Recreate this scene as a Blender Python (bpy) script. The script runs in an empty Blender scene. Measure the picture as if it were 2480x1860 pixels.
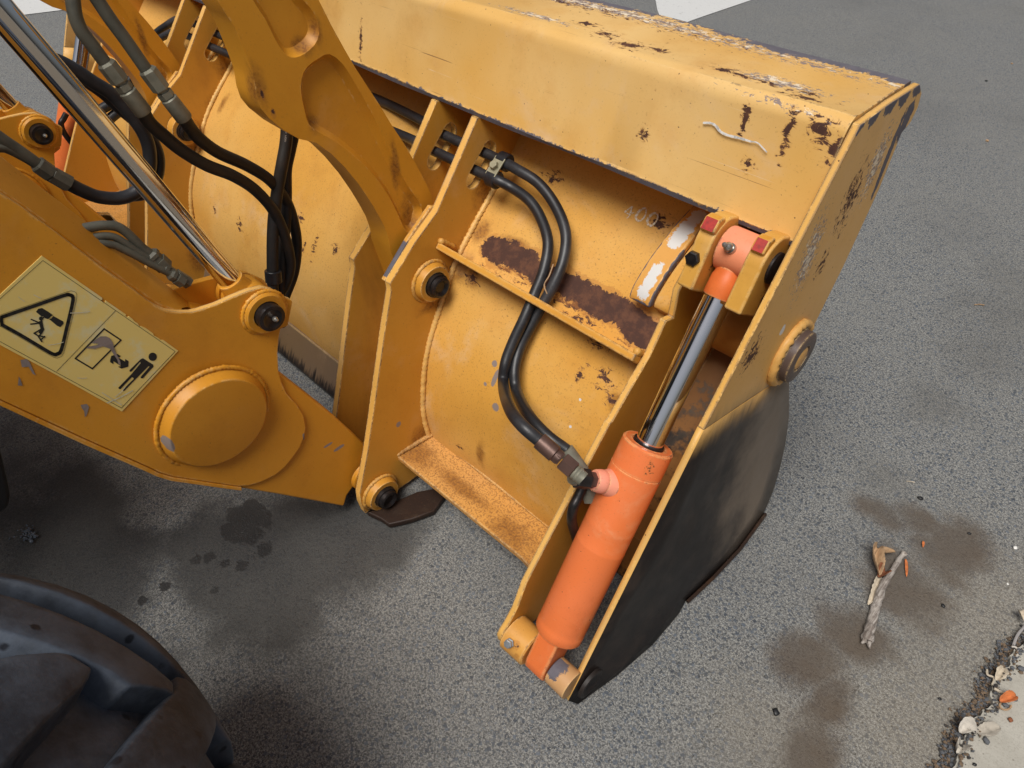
import bpy, bmesh, math, random
from mathutils import Vector, Matrix
from mathutils.geometry import tessellate_polygon
random.seed(7)
S = bpy.context.scene
COL = S.collection

# ------------------------------------------------------------------ camera
F, CX, CY, CH = 1680.0, 1240.0, 930.0, 1.4
VX = (-1120.0, -650.0)
ax = Vector((CX - VX[0], CY - VX[1], -F)).normalized()
dn = Vector((0, F * F / (CY - VX[1]), F)).normalized()
up = -dn
ay = up.cross(ax).normalized()
if ay.z < 0: ay = -ay
ROWS = (ax, ay, up)
def c2w(v): return Vector((ROWS[0].dot(v), ROWS[1].dot(v), ROWS[2].dot(v)))
CAM = Vector((0, 0, CH))
cd = bpy.data.cameras.new('camera'); cam = bpy.data.objects.new('camera', cd); COL.objects.link(cam)
r_, d_, f_ = c2w(Vector((1, 0, 0))), c2w(Vector((0, 1, 0))), c2w(Vector((0, 0, 1)))
cam.matrix_world = Matrix(((r_.x, -d_.x, -f_.x, CAM.x), (r_.y, -d_.y, -f_.y, CAM.y), (r_.z, -d_.z, -f_.z, CAM.z), (0, 0, 0, 1)))
cd.sensor_fit = 'HORIZONTAL'; cd.sensor_width = 36; cd.lens = F / 2480 * 36
cd.clip_start = 0.02; cd.clip_end = 500
S.camera = cam

# ------------------------------------------------------------------ world, sun, exposure
SUN_EL, SUN_AZ = math.radians(63), math.radians(166)     # azimuth from +y towards +x
W = bpy.data.worlds.new('World'); S.world = W; W.use_nodes = True
nt = W.node_tree; bg = nt.nodes['Background']
sky = nt.nodes.new('ShaderNodeTexSky'); sky.sky_type = 'NISHITA'; sky.sun_disc = False
sky.sun_elevation = SUN_EL; sky.sun_rotation = SUN_AZ; sky.dust_density = 5.0; sky.air_density = 1.0
hs = nt.nodes.new('ShaderNodeHueSaturation'); hs.inputs['Saturation'].default_value = 0.55
nt.links.new(sky.outputs[0], hs.inputs['Color']); nt.links.new(hs.outputs[0], bg.inputs['Color'])
bg.inputs['Strength'].default_value = 0.062
sl = bpy.data.lights.new('sun', 'SUN'); sl.energy = 3.2; sl.angle = math.radians(30); sl.color = (1, .97, .92)
so = bpy.data.objects.new('sun', sl); COL.objects.link(so)
sd = Vector((math.sin(SUN_AZ) * math.cos(SUN_EL), math.cos(SUN_AZ) * math.cos(SUN_EL), math.sin(SUN_EL)))
so.rotation_euler = sd.to_track_quat('Z', 'Y').to_euler()
S.view_settings.view_transform = 'Standard'; S.view_settings.look = 'None'
S.view_settings.exposure = 0.0; S.view_settings.gamma = 1.0
S.view_settings.use_curve_mapping = False

# ------------------------------------------------------------------ measuring helpers (photo pixel -> point on a real plane)
def ray(px, py): return c2w(Vector((px - CX, py - CY, F)))
SH, ZR = 0.09516, 0.832
def PX(px, py, x0, sh=True):
    """point on the plate plane x0 (the bucket's inner plates lean a little: bottom towards +x)"""
    r = ray(px, py)
    b = -SH if sh else 0.0
    a = x0 + SH * ZR if sh else x0
    t = (a + b * CH) / (r.x - b * r.z)
    return CAM + r * t
def PY(px, py, y): r = ray(px, py); return CAM + r * (y / r.y)
def PZ(px, py, z): r = ray(px, py); return CAM + r * ((z - CH) / r.z)
def lean(x0, z): return x0 + SH * (ZR - z)

# ------------------------------------------------------------------ materials
def N(nt, t, **k):
    n = nt.nodes.new(t)
    for a, v in k.items(): setattr(n, a, v)
    return n
class MB:
    """little wrapper to write node trees"""
    def __init__(s, name):
        s.m = bpy.data.materials.new(name); s.m.use_nodes = True; s.t = s.m.node_tree
        s.b = s.t.nodes['Principled BSDF']; s.geo = s.t.nodes.new('ShaderNodeTexCoord')
        s.P = s.geo.outputs['Object']
    def link(s, a, b): s.t.links.new(a, b)
    def _in(s, sock, v):
        if hasattr(v, 'links') or isinstance(v, bpy.types.NodeSocket): s.link(v, sock)
        else: sock.default_value = v
    def math(s, op, a, b=0.0, c=None, clamp=False):
        n = N(s.t, 'ShaderNodeMath', operation=op); n.use_clamp = clamp
        s._in(n.inputs[0], a); s._in(n.inputs[1], b)
        if c is not None: s._in(n.inputs[2], c)
        return n.outputs[0]
    def vm(s, op, a, b):
        n = N(s.t, 'ShaderNodeVectorMath', operation=op); s._in(n.inputs[0], a); s._in(n.inputs[1], b)
        return n.outputs['Value'] if op in ('LENGTH', 'DISTANCE', 'DOT_PRODUCT') else n.outputs[0]
    def noise(s, scale, detail=4, rough=.55, vec=None, dist=0.0, lac=2.0):
        n = N(s.t, 'ShaderNodeTexNoise'); n.inputs['Scale'].default_value = scale
        n.inputs['Detail'].default_value = detail; n.inputs['Roughness'].default_value = rough
        n.inputs['Distortion'].default_value = dist
        s.link(vec if vec is not None else s.P, n.inputs['Vector']); return n.outputs['Fac']
    def vor(s, scale, feature='F1', out='Distance', vec=None, rnd=1.0):
        n = N(s.t, 'ShaderNodeTexVoronoi', feature=feature); n.inputs['Scale'].default_value = scale
        n.inputs['Randomness'].default_value = rnd
        s.link(vec if vec is not None else s.P, n.inputs['Vector']); return n.outputs[out]
    def mapp(s, scale=(1, 1, 1), rot=(0, 0, 0), loc=(0, 0, 0)):
        n = N(s.t, 'ShaderNodeMapping'); n.inputs['Scale'].default_value = scale
        n.inputs['Rotation'].default_value = rot; n.inputs['Location'].default_value = loc
        s.link(s.P, n.inputs['Vector']); return n.outputs[0]
    def ss(s, v, a, b):
        n = N(s.t, 'ShaderNodeMapRange'); n.interpolation_type = 'SMOOTHSTEP'
        s._in(n.inputs['Value'], v); n.inputs['From Min'].default_value = a; n.inputs['From Max'].default_value = b
        return n.outputs[0]
    def mix(s, f, a, b):
        n = N(s.t, 'ShaderNodeMix', data_type='RGBA'); s._in(n.inputs['Factor'], f)
        for k, v in ((6, a), (7, b)):
            if isinstance(v, tuple): n.inputs[k].default_value = (v + (1,))[:4]
            else: s.link(v, n.inputs[k])
        return n.outputs[2]
    def mixf(s, f, a, b):
        n = N(s.t, 'ShaderNodeMix', data_type='FLOAT'); s._in(n.inputs['Factor'], f)
        s._in(n.inputs[2], a); s._in(n.inputs[3], b); return n.outputs[0]
    def blobs(s, lst, amp=.55, nscale=22, detail=5):
        """union of ellipsoids with ragged outlines; lst of (centre, radii)"""
        nz = s.math('MULTIPLY', s.math('SUBTRACT', s.math('ADD', s.math('MULTIPLY', s.noise(nscale, detail + 2, .78, dist=.5), .62), s.math('MULTIPLY', s.noise(nscale * .35, 3, .6), .38)), .5), amp * 2.3)
        best = None
        for c, r in lst:
            if isinstance(r, (int, float)): r = (r, r, r)
            v = s.vm('SUBTRACT', s.P, tuple(c)); v = s.vm('DIVIDE', v, tuple(r))
            d = s.math('SUBTRACT', 1.0, s.vm('LENGTH', v, (0, 0, 0)))
            best = d if best is None else s.math('MAXIMUM', best, d)
        best = s.math('ADD', best, nz)
        return s.ss(best, 0.0, .07)
    def done(s, col, rough, bump=None, bstr=.3, bdist=.002, metal=0.0, spec=.5, coat=0.0):
        b = s.b
        if isinstance(col, tuple): b.inputs['Base Color'].default_value = (col + (1,))[:4]
        else: s.link(col, b.inputs['Base Color'])
        s._in(b.inputs['Roughness'], rough); s._in(b.inputs['Metallic'], metal)
        b.inputs['Specular IOR Level'].default_value = spec; b.inputs['Coat Weight'].default_value = coat
        if bump is not None:
            n = N(s.t, 'ShaderNodeBump'); n.inputs['Strength'].default_value = bstr; n.inputs['Distance'].default_value = bdist
            s.link(bump, n.inputs['Height']); s.link(n.outputs[0], b.inputs['Normal'])
        return s.m

RUST = (.060, .026, .018); RUST2 = (.17, .062, .022); STEEL = (.085, .08, .09); PRIMER = (.25, .20, .18); WHITE = (.62, .61, .59)
def paint(name, base=(.60, .265, .030), rust=[], bare=[], white=[], primer=[], chips=.5, scr=.35, fade=.35, stain=.3, rust_amp=1.25, bare_amp=.9, white_amp=1.1, rough=.42, dark=None, nsc=75, bsc=70, smear=[], grime=.3, edge=.7, speck=.22, flake=[], scuff=[]):
    m = MB(name)
    big = m.noise(2.3, 3, .5); mid = m.noise(9, 5, .6)
    c = m.mix(m.math('MULTIPLY', m.ss(big, .35, .7), fade), base, tuple(min(1, v * f) for v, f in zip(base, (1.12, 1.38, 2.6))))
    c = m.mix(m.math('MULTIPLY', m.ss(mid, .5, .75), .28), c, tuple(v * f for v, f in zip(base, (.86, .72, .5))))
    # rusty tea-coloured staining, streaked downwards
    st = m.noise(3.5, 6, .65, vec=m.mapp((1, 1, .35)), dist=.6)
    c = m.mix(m.math('MULTIPLY', m.ss(st, .56, .74), stain), c, (.27, .105, .025))
    if smear:
        sb = m.blobs(smear, .9, 28); nzs = m.math('SUBTRACT', m.noise(30, 5, .7), .5); bst = None
        for c_, r_i in smear:
            if isinstance(r_i, (int, float)): r_i = (r_i,) * 3
            dd = m.math('SUBTRACT', 1.0, m.vm('LENGTH', m.vm('DIVIDE', m.vm('SUBTRACT', m.P, tuple(c_)), tuple(r_i)), (0, 0, 0)))
            bst = dd if bst is None else m.math('MAXIMUM', bst, dd)
        sb = m.ss(m.math('ADD', bst, m.math('MULTIPLY', nzs, 1.3)), -.05, .8)
        c = m.mix(m.math('MULTIPLY', sb, .8), c, m.mix(m.ss(m.noise(160, 3, .7), .45, .6), (.30, .125, .022), (.13, .045, .015)))
    # pale dusty bloom and darker grime films
    c = m.mix(m.math('MULTIPLY', m.ss(m.noise(4.2, 6, .7, vec=m.mapp(loc=(7, 3, 5)), dist=.4), .52, .78), fade * 1.1, clamp=True), c, (.66, .46, .27))
    c = m.mix(m.math('MULTIPLY', m.ss(m.noise(6, 7, .72, vec=m.mapp(loc=(1, 8, 2))), .48, .75), grime), c, tuple(v_ * f_i for v_, f_i in zip(base, (.62, .5, .4))))
    # fine grime speckle
    sp = m.noise(260, 2, .6)
    c = m.mix(m.math('MULTIPLY', m.ss(sp, .70 - .36 * speck, .80 - .34 * speck), speck), c, (.2, .09, .03))
    # thin scratches, two directions
    sc_mask = m.ss(m.noise(5, 3, .6), .5, .66)
    for k, (rot, sc) in enumerate((((.5, .4, .9), (1.5, 200, 200)), ((-.7, .9, -.4), (2.2, 240, 240)), ((.2, -1.1, .5), (2, 280, 280)))):
        s1 = m.noise(1, 3, .55, vec=m.mapp(sc, rot, (k * 3.1, 0, 0)), dist=.6)
        s1 = m.math('MULTIPLY', m.ss(s1, .72 - .03 * scr, .75 - .03 * scr), m.math('MULTIPLY', sc_mask, scr))
        c = m.mix(s1, c, (.16, .075, .04) if k != 1 else (.75, .62, .45))
    hgt = m.math('MULTIPLY', m.noise(420, 2, .5), .12)
    hgt = m.math('ADD', hgt, m.math('MULTIPLY', m.noise(34, 4, .55), .35))
    # paint chips to dark steel/rust
    v = m.vor(30, vec=m.mapp((1, .7, 1.25))); vn = m.math('ADD', v, m.math('MULTIPLY', m.math('ADD', m.noise(75, 6, .8, dist=1.2), m.noise(26, 3, .6)), .62))
    gate = m.ss(m.noise(6.5, 3, .6), .47, .57)
    chip = m.math('MULTIPLY', m.ss(vn, .565, .55), m.math('MULTIPLY', gate, chips), clamp=True)
    v2 = m.vor(62, vec=m.mapp(loc=(2, 9, 4))); v2 = m.math('ADD', v2, m.math('MULTIPLY', m.noise(190, 4, .8, dist=.8), .42))
    chip2 = m.math('MULTIPLY', m.ss(v2, .275, .255), m.ss(m.noise(9, 3, .6), .40, .50), clamp=True)
    chipm = m.math('MAXIMUM', chip, m.math('MULTIPLY', chip2, min(1, chips * 1.2)))
    rr = rough; met = 0.0
    wear = m.math('MULTIPLY', chipm, 1.0)
    halo = m.math('MULTIPLY', m.ss(vn, .66, .55), m.math('MULTIPLY', gate, chips * .5), clamp=True)
    c = m.mix(halo, c, (.33, .13, .03))
    rustcol = m.mix(m.ss(m.noise(45, 5, .7), .42, .66), RUST, (.115, .048, .026))
    c = m.mix(chipm, c, rustcol)
    for lst_, fs_, thr_, colr in ((flake, 85, .66, rustcol), (scuff, 140, .655, (.24, .18, .16)), (scuff, 110, .70, (.74, .62, .46))):
        if not lst_: continue
        bst = None
        for c_, r_i in lst_:
            if isinstance(r_i, (int, float)): r_i = (r_i,) * 3
            dd = m.math('SUBTRACT', 1.0, m.vm('LENGTH', m.vm('DIVIDE', m.vm('SUBTRACT', m.P, tuple(c_)), tuple(r_i)), (0, 0, 0)))
            bst = dd if bst is None else m.math('MAXIMUM', bst, dd)
        fv = m.math('ADD', m.noise(fs_, 6, .72, vec=m.mapp((.55, 1, 1), (0, 0, 0), (fs_ * .1, thr_ * 9, 1)), dist=.7), m.math('MULTIPLY', bst, .24))
        fm = m.ss(fv, thr_, thr_ + .02)
        if lst_ is flake: c = m.mix(m.math('MULTIPLY', m.ss(fv, thr_ - .07, thr_ + .01), .4), c, (.38, .16, .04)); wear = m.math('MAXIMUM', wear, fm)
        c = m.mix(fm, c, colr)
    if edge:
        bv = N(m.t, 'ShaderNodeBevel'); bv.samples = 4; bv.inputs['Radius'].default_value = .0055
        gm = N(m.t, 'ShaderNodeNewGeometry')
        ed = m.math('SUBTRACT', 1.0, m.vm('DOT_PRODUCT', bv.outputs[0], gm.outputs['Normal']))
        en = m.math('ADD', m.math('MULTIPLY', m.noise(75, 5, .75), .75), m.math('MULTIPLY', m.noise(12, 4, .6), .55))
        em = m.math('MULTIPLY', m.ss(ed, .012, .06), m.ss(en, .88 - .3 * edge, .92 - .3 * edge), clamp=True)
        el_ = m.math('MULTIPLY', m.ss(ed, .004, .03), m.ss(en, .72 - .3 * edge, .86 - .3 * edge), clamp=True)
        c = m.mix(m.math('MULTIPLY', el_, .6), c, (.72, .50, .22))
        c = m.mix(em, c, m.mix(m.noise(50, 3, .6), (.05, .035, .032), (.15, .11, .10))); wear = m.math('MAXIMUM', wear, em)
    if primer:
        b = m.blobs(primer, .7, 60); c = m.mix(b, c, PRIMER)
    if rust:
        rust = [(q, tuple(x * .70 for x in ((r,) * 3 if isinstance(r, (int, float)) else r))) for q, r in rust]
        b = m.blobs(rust, rust_amp, nsc); bh = m.blobs([(q, tuple(x * 1.25 for x in (r if not isinstance(r, (int, float)) else (r,) * 3))) for q, r in rust], rust_amp * .8, nsc * .8)
        c = m.mix(m.math('MULTIPLY', bh, .45), c, (.36, .14, .03))
        c = m.mix(b, c, rustcol); wear = m.math('MAXIMUM', wear, b)
    if bare:
        b = m.blobs(bare, bare_amp, bsc); c = m.mix(b, c, m.mix(m.noise(60, 4, .6), (.07, .06, .075), (.16, .15, .17)))
        wear = m.math('MAXIMUM', wear, b)
    if dark:
        b = dark(m); c = m.mix(b, c, m.mix(m.ss(m.noise(14, 6, .7), .4, .75), (.009, .007, .007), (.030, .021, .017)))
        c = m.mix(m.math('MULTIPLY', b, m.math('MULTIPLY', m.ss(m.math('ADD', m.vm('DOT_PRODUCT', m.P, (0, 1, 0)), m.math('MULTIPLY', m.noise(5, 5, .7), .5)), 1.10, 1.36), .9)), c, (.21, .16, .115))
    if white:
        b = m.blobs(white, white_amp, 60); c = m.mix(b, c, WHITE)
    r = m.mixf(wear, m.math('ADD', rr, m.math('MULTIPLY', m.math('SUBTRACT', mid, .5), .3)), .75)
    hgt = m.math('SUBTRACT', hgt, m.math('MULTIPLY', wear, .8))
    return m.done(c, r, hgt, .35, .0015, spec=.3)

def simple(name, col, rough=.5, metal=0.0, var=.25, scale=30, bstr=.2, col2=None, spec=.5, bsc=200, cov=(.4, .7), coat=0):
    m = MB(name)
    c2 = col2 or tuple(v * (1 - var) for v in col)
    c = m.mix(m.ss(m.noise(scale, 5, .6), *cov), col, c2)
    return m.done(c, m.math('ADD', rough - .08, m.math('MULTIPLY', m.noise(scale * .7, 4), .16)), m.noise(bsc, 3), bstr, .001, metal, spec, coat)

# ------------------------------------------------------------------ object helpers
WO = {}
def setp(o, parent, off=Vector((0, 0, 0))):
    WO[o.name] = Vector(off)
    if parent is not None:
        o.parent = parent; o.location = Vector(off) - WO[parent.name]
    else: o.location = off
def empty(name, loc, parent=None, **k):
    o = bpy.data.objects.new(name, None); COL.objects.link(o); o.empty_display_size = .1
    setp(o, parent, Vector(loc)); tag(o, **k); return o
def tag(o, label=None, category=None, group=None, kind=None):
    for a, v in (('label', label), ('category', category), ('group', group), ('kind', kind)):
        if v: o[a] = v
    return o
def obj(name, verts, faces, mat, parent=None, smooth=False, bevel=0, mats=None, fmat=None, origin=None, auto=None):
    me = bpy.data.meshes.new(name)
    off = Vector(origin) if origin is not None else Vector((0, 0, 0))
    me.from_pydata([tuple(Vector(v) - off) for v in verts], [], faces)
    me.materials.append(mat)
    if mats:
        for x in mats: me.materials.append(x)
    if fmat:
        for p, i in zip(me.polygons, fmat): p.material_index = i
    bm = bmesh.new(); bm.from_mesh(me); bmesh.ops.recalc_face_normals(bm, faces=bm.faces)
    if auto is not None:
        for e in bm.edges:
            if len(e.link_faces) == 2 and e.calc_face_angle(0) > math.radians(auto): e.smooth = False
    bm.to_mesh(me); bm.free()
    if smooth: me.polygons.foreach_set('use_smooth', [True] * len(me.polygons))
    o = bpy.data.objects.new(name, me); COL.objects.link(o); setp(o, parent, off)
    if bevel:
        b = o.modifiers.new('bevel', 'BEVEL'); b.width = bevel; b.segments = 2; b.limit_method = 'ANGLE'; b.angle_limit = math.radians(40)
        me.polygons.foreach_set('use_smooth', [True] * len(me.polygons))
        w = o.modifiers.new('wn', 'WEIGHTED_NORMAL'); w.keep_sharp = True
    return o
class Acc:
    def __init__(s): s.v = []; s.f = []; s.m = []
    def add(s, v, f, mi=0):
        n = len(s.v); s.v += [Vector(a) for a in v]; s.f += [tuple(i + n for i in q) for q in f]; s.m += [mi] * len(f); return s
    def obj(s, name, mat, parent=None, **k): return obj(name, s.v, s.f, mat, parent, fmat=s.m, **k)
def prism_data(pts, d, holes=()):
    """pts: 3D outline; d: extrusion vector; holes: list of 3D outlines"""
    d = Vector(d); loops = [list(map(Vector, pts))] + [list(map(Vector, h)) for h in holes]
    flat = [p for l in loops for p in l]; n = len(flat)
    v = flat + [p + d for p in flat]
    if holes:
        tri = tessellate_polygon(loops); f = [tuple(t) for t in tri] + [tuple(i + n for i in reversed(t)) for t in tri]
    else: f = [tuple(range(n)), tuple(reversed(range(n, 2 * n)))]
    k = 0
    for l in loops:
        m = len(l)
        for i in range(m):
            a, b = k + i, k + (i + 1) % m; f.append((a, b, b + n, a + n))
        k += m
    return v, f
def prism(name, pts, d, mat, parent, holes=(), bevel=.0025, emat=None, **k):
    v, f = prism_data(pts, d, holes)
    if emat is not None:
        n_ = len(f) - len(pts) - sum(len(h_) for h_ in holes); k['mats'] = [emat]; k['fmat'] = [0] * n_ + [1] * (len(f) - n_)
    return obj(name, v, f, mat, parent, bevel=bevel, **k)
def crv(pts, n=6):
    """Catmull-Rom through 3D points"""
    p = [Vector(q) for q in pts]; p = [p[0] * 2 - p[1]] + p + [p[-1] * 2 - p[-2]]; out = []
    for i in range(1, len(p) - 2):
        for k in range(n):
            t = k / n; a, b, c, d = p[i - 1], p[i], p[i + 1], p[i + 2]
            out.append(.5 * ((2 * b) + (c - a) * t + (2 * a - 5 * b + 4 * c - d) * t * t + (3 * b - a - 3 * c + d) * t ** 3))
    out.append(p[-2]); return out
def frame(t):
    a = Vector((0, 0, 1)) if abs(t.z) < .9 else Vector((1, 0, 0)); u = t.cross(a).normalized(); return u, t.cross(u).normalized()
def tube_data(pts, r, seg=14, cap=True, jit=0):
    pts = [Vector(p) for p in pts]; n = len(pts); rs = r if isinstance(r, (list, tuple)) else [r] * n
    v = []; f = []; u = None
    for i, p in enumerate(pts):
        t = (pts[min(i + 1, n - 1)] - pts[max(i - 1, 0)]).normalized()
        if u is None: u, w = frame(t)
        else: u = (u - t * u.dot(t)).normalized(); w = t.cross(u)
        for k in range(seg):
            a = 2 * math.pi * k / seg; rr = rs[i] * (1 + random.uniform(-jit, jit)); v.append(p + (u * math.cos(a) + w * math.sin(a)) * rr)
    for i in range(n - 1):
        for k in range(seg):
            a = i * seg + k; b = i * seg + (k + 1) % seg; f.append((a, b, b + seg, a + seg))
    if cap: f += [tuple(reversed(range(seg))), tuple(range((n - 1) * seg, n * seg))]
    return v, f
def tube(name, pts, r, mat, parent, seg=14, jit=0, **k):
    v, f = tube_data(pts, r, seg, jit=jit); return obj(name, v, f, mat, parent, smooth=True, auto=50, **k)
def lathe_data(p0, ax_, prof, seg=40, closed=False, phase=0):
    """prof: list of (t along axis, radius)"""
    p0 = Vector(p0); ax_ = Vector(ax_).normalized(); u, w = frame(ax_); v = []; f = []; n = len(prof)
    for t, r in prof:
        for k in range(seg):
            a = 2 * math.pi * k / seg + phase; v.append(p0 + ax_ * t + (u * math.cos(a) + w * math.sin(a)) * max(r, 1e-4))
    for i in range(n if closed else n - 1):
        for k in range(seg):
            a = i * seg + k; b = i * seg + (k + 1) % seg; j = ((i + 1) % n) * seg; f.append((a, b, j + (k + 1) % seg, j + k))
    if not closed: f += [tuple(reversed(range(seg))), tuple(range((n - 1) * seg, n * seg))]
    return v, f
def lathe(name, p0, ax_, prof, mat, parent, seg=40, closed=False, phase=0, smooth=True, **k):
    v, f = lathe_data(p0, ax_, prof, seg, closed, phase); return obj(name, v, f, mat, parent, smooth=smooth, auto=35, **k)
def weld(name, pts, r, mat, parent):
    """a rippled weld bead"""
    pts = [Vector(p) for p in pts]; L = sum((pts[i + 1] - pts[i]).length for i in range(len(pts) - 1))
    n = max(6, int(L / (r * .8))); dense = []
    seg = [(pts[i + 1] - pts[i]).length for i in range(len(pts) - 1)]
    for k in range(n + 1):
        s = L * k / n; i = 0
        while i < len(seg) - 1 and s > seg[i]: s -= seg[i]; i += 1
        dense.append(pts[i].lerp(pts[i + 1], min(1, s / max(seg[i], 1e-9))) + Vector([random.uniform(-.1, .1) * r for _ in range(3)]))
    v, f = tube_data(dense, [r * (1 + (.16 if k % 2 else -.1) + random.uniform(-.1, .1)) for k in range(n + 1)], 8)
    return obj(name, v, f, mat, parent, smooth=True)
def shift_copy(o, parent, d):
    c = o.copy(); COL.objects.link(c); d = Vector(d)
    w = WO[o.name] + d; WO[c.name] = w; c.parent = parent; c.location = w - WO[parent.name]; return c
def copy_tree(o, parent, d):
    c = shift_copy(o, parent, d)
    for ch in [q for q in bpy.data.objects if q.parent == o]: copy_tree(ch, c, d)
    return c
def inset(pts, d):
    """offset a closed 3D planar polygon inwards by d"""
    n = len(pts); nrm = Vector((0, 0, 0)); c = sum(pts, Vector()) / n
    for i in range(n): nrm += (pts[i] - c).cross(pts[(i + 1) % n] - c)
    nrm.normalize(); out = []
    for i in range(n):
        e1 = (pts[i] - pts[i - 1]).normalized(); e2 = (pts[(i + 1) % n] - pts[i]).normalized()
        m = nrm.cross((e1 + e2)).normalized(); k = max(.5, m.dot(nrm.cross(e1))); out.append(pts[i] + m * (d / k))
    return out
def closed_crv(pts, n=4):
    p = [Vector(q) for q in pts]; m = len(p); out = []
    for i in range(m):
        a, b, c, d = p[i - 1], p[i], p[(i + 1) % m], p[(i + 2) % m]
        for k in range(n):
            t = k / n; out.append(.5 * ((2 * b) + (c - a) * t + (2 * a - 5 * b + 4 * c - d) * t * t + (3 * b - a - 3 * c + d) * t ** 3))
    return out
def crop(o, s, pts): return [(o[0] + x / s, o[1] + y / s) for x, y in pts]
#MARK
def PF(px, py, pa, pb, off=0.0):
    """point on the plane holding the X direction and the line pa-pb, lifted by off towards the camera"""
    d = Vector((0, pb[1] - pa[1], pb[2] - pa[2])).normalized(); n = Vector((0, -d.z, d.y))
    if n.dot(CAM - Vector(pa)) < 0: n = -n
    r = ray(px, py); q = Vector(pa) + n * off
    return CAM + r * (n.dot(q - CAM) / n.dot(r))
# ------------------------------------------------------------------ the planes of the machine
XE, XI, XC = -.314, -.326, -.475
XH, XG, XA = -1.0386, -1.1655, -1.069
LX = -1.137            # the left pair of mounting plates stands this much further left
XMID = -1.67
A = PX(2229, 202, XE, False); CF = PX(2085, 293, XE, False); B = PX(1931, 586, -.332, False)
yz = lambda x, y, z: Vector((x, y, z))
prof = [(1.13, .80), (1.001, .671), (.922, .603), (.864, .547), (.815, .482), (.762, .403), (.725, .328), (.702, .242), (.694, .182), (.698, .122), (.712, .06)]
PROF = [(p.y, p.z) for p in crv([(0, a, b) for a, b in prof], 4)]
def on_sheet(px, py, off=.0015):
    best = None
    for i in range(len(PROF) - 1):
        a = Vector((0,) + PROF[i]); b = Vector((0,) + PROF[i + 1]); q = PF(px, py, a, b, off)
        d = b - a; t = (Vector((0, q.y, q.z)) - a).dot(d) / d.length_squared
        if -.05 <= t <= 1.05:
            k = (q - CAM).length
            if best is None or k < best[0]: best = (k, q)
    return best[1] if best else PY(px, py, .8)

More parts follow.
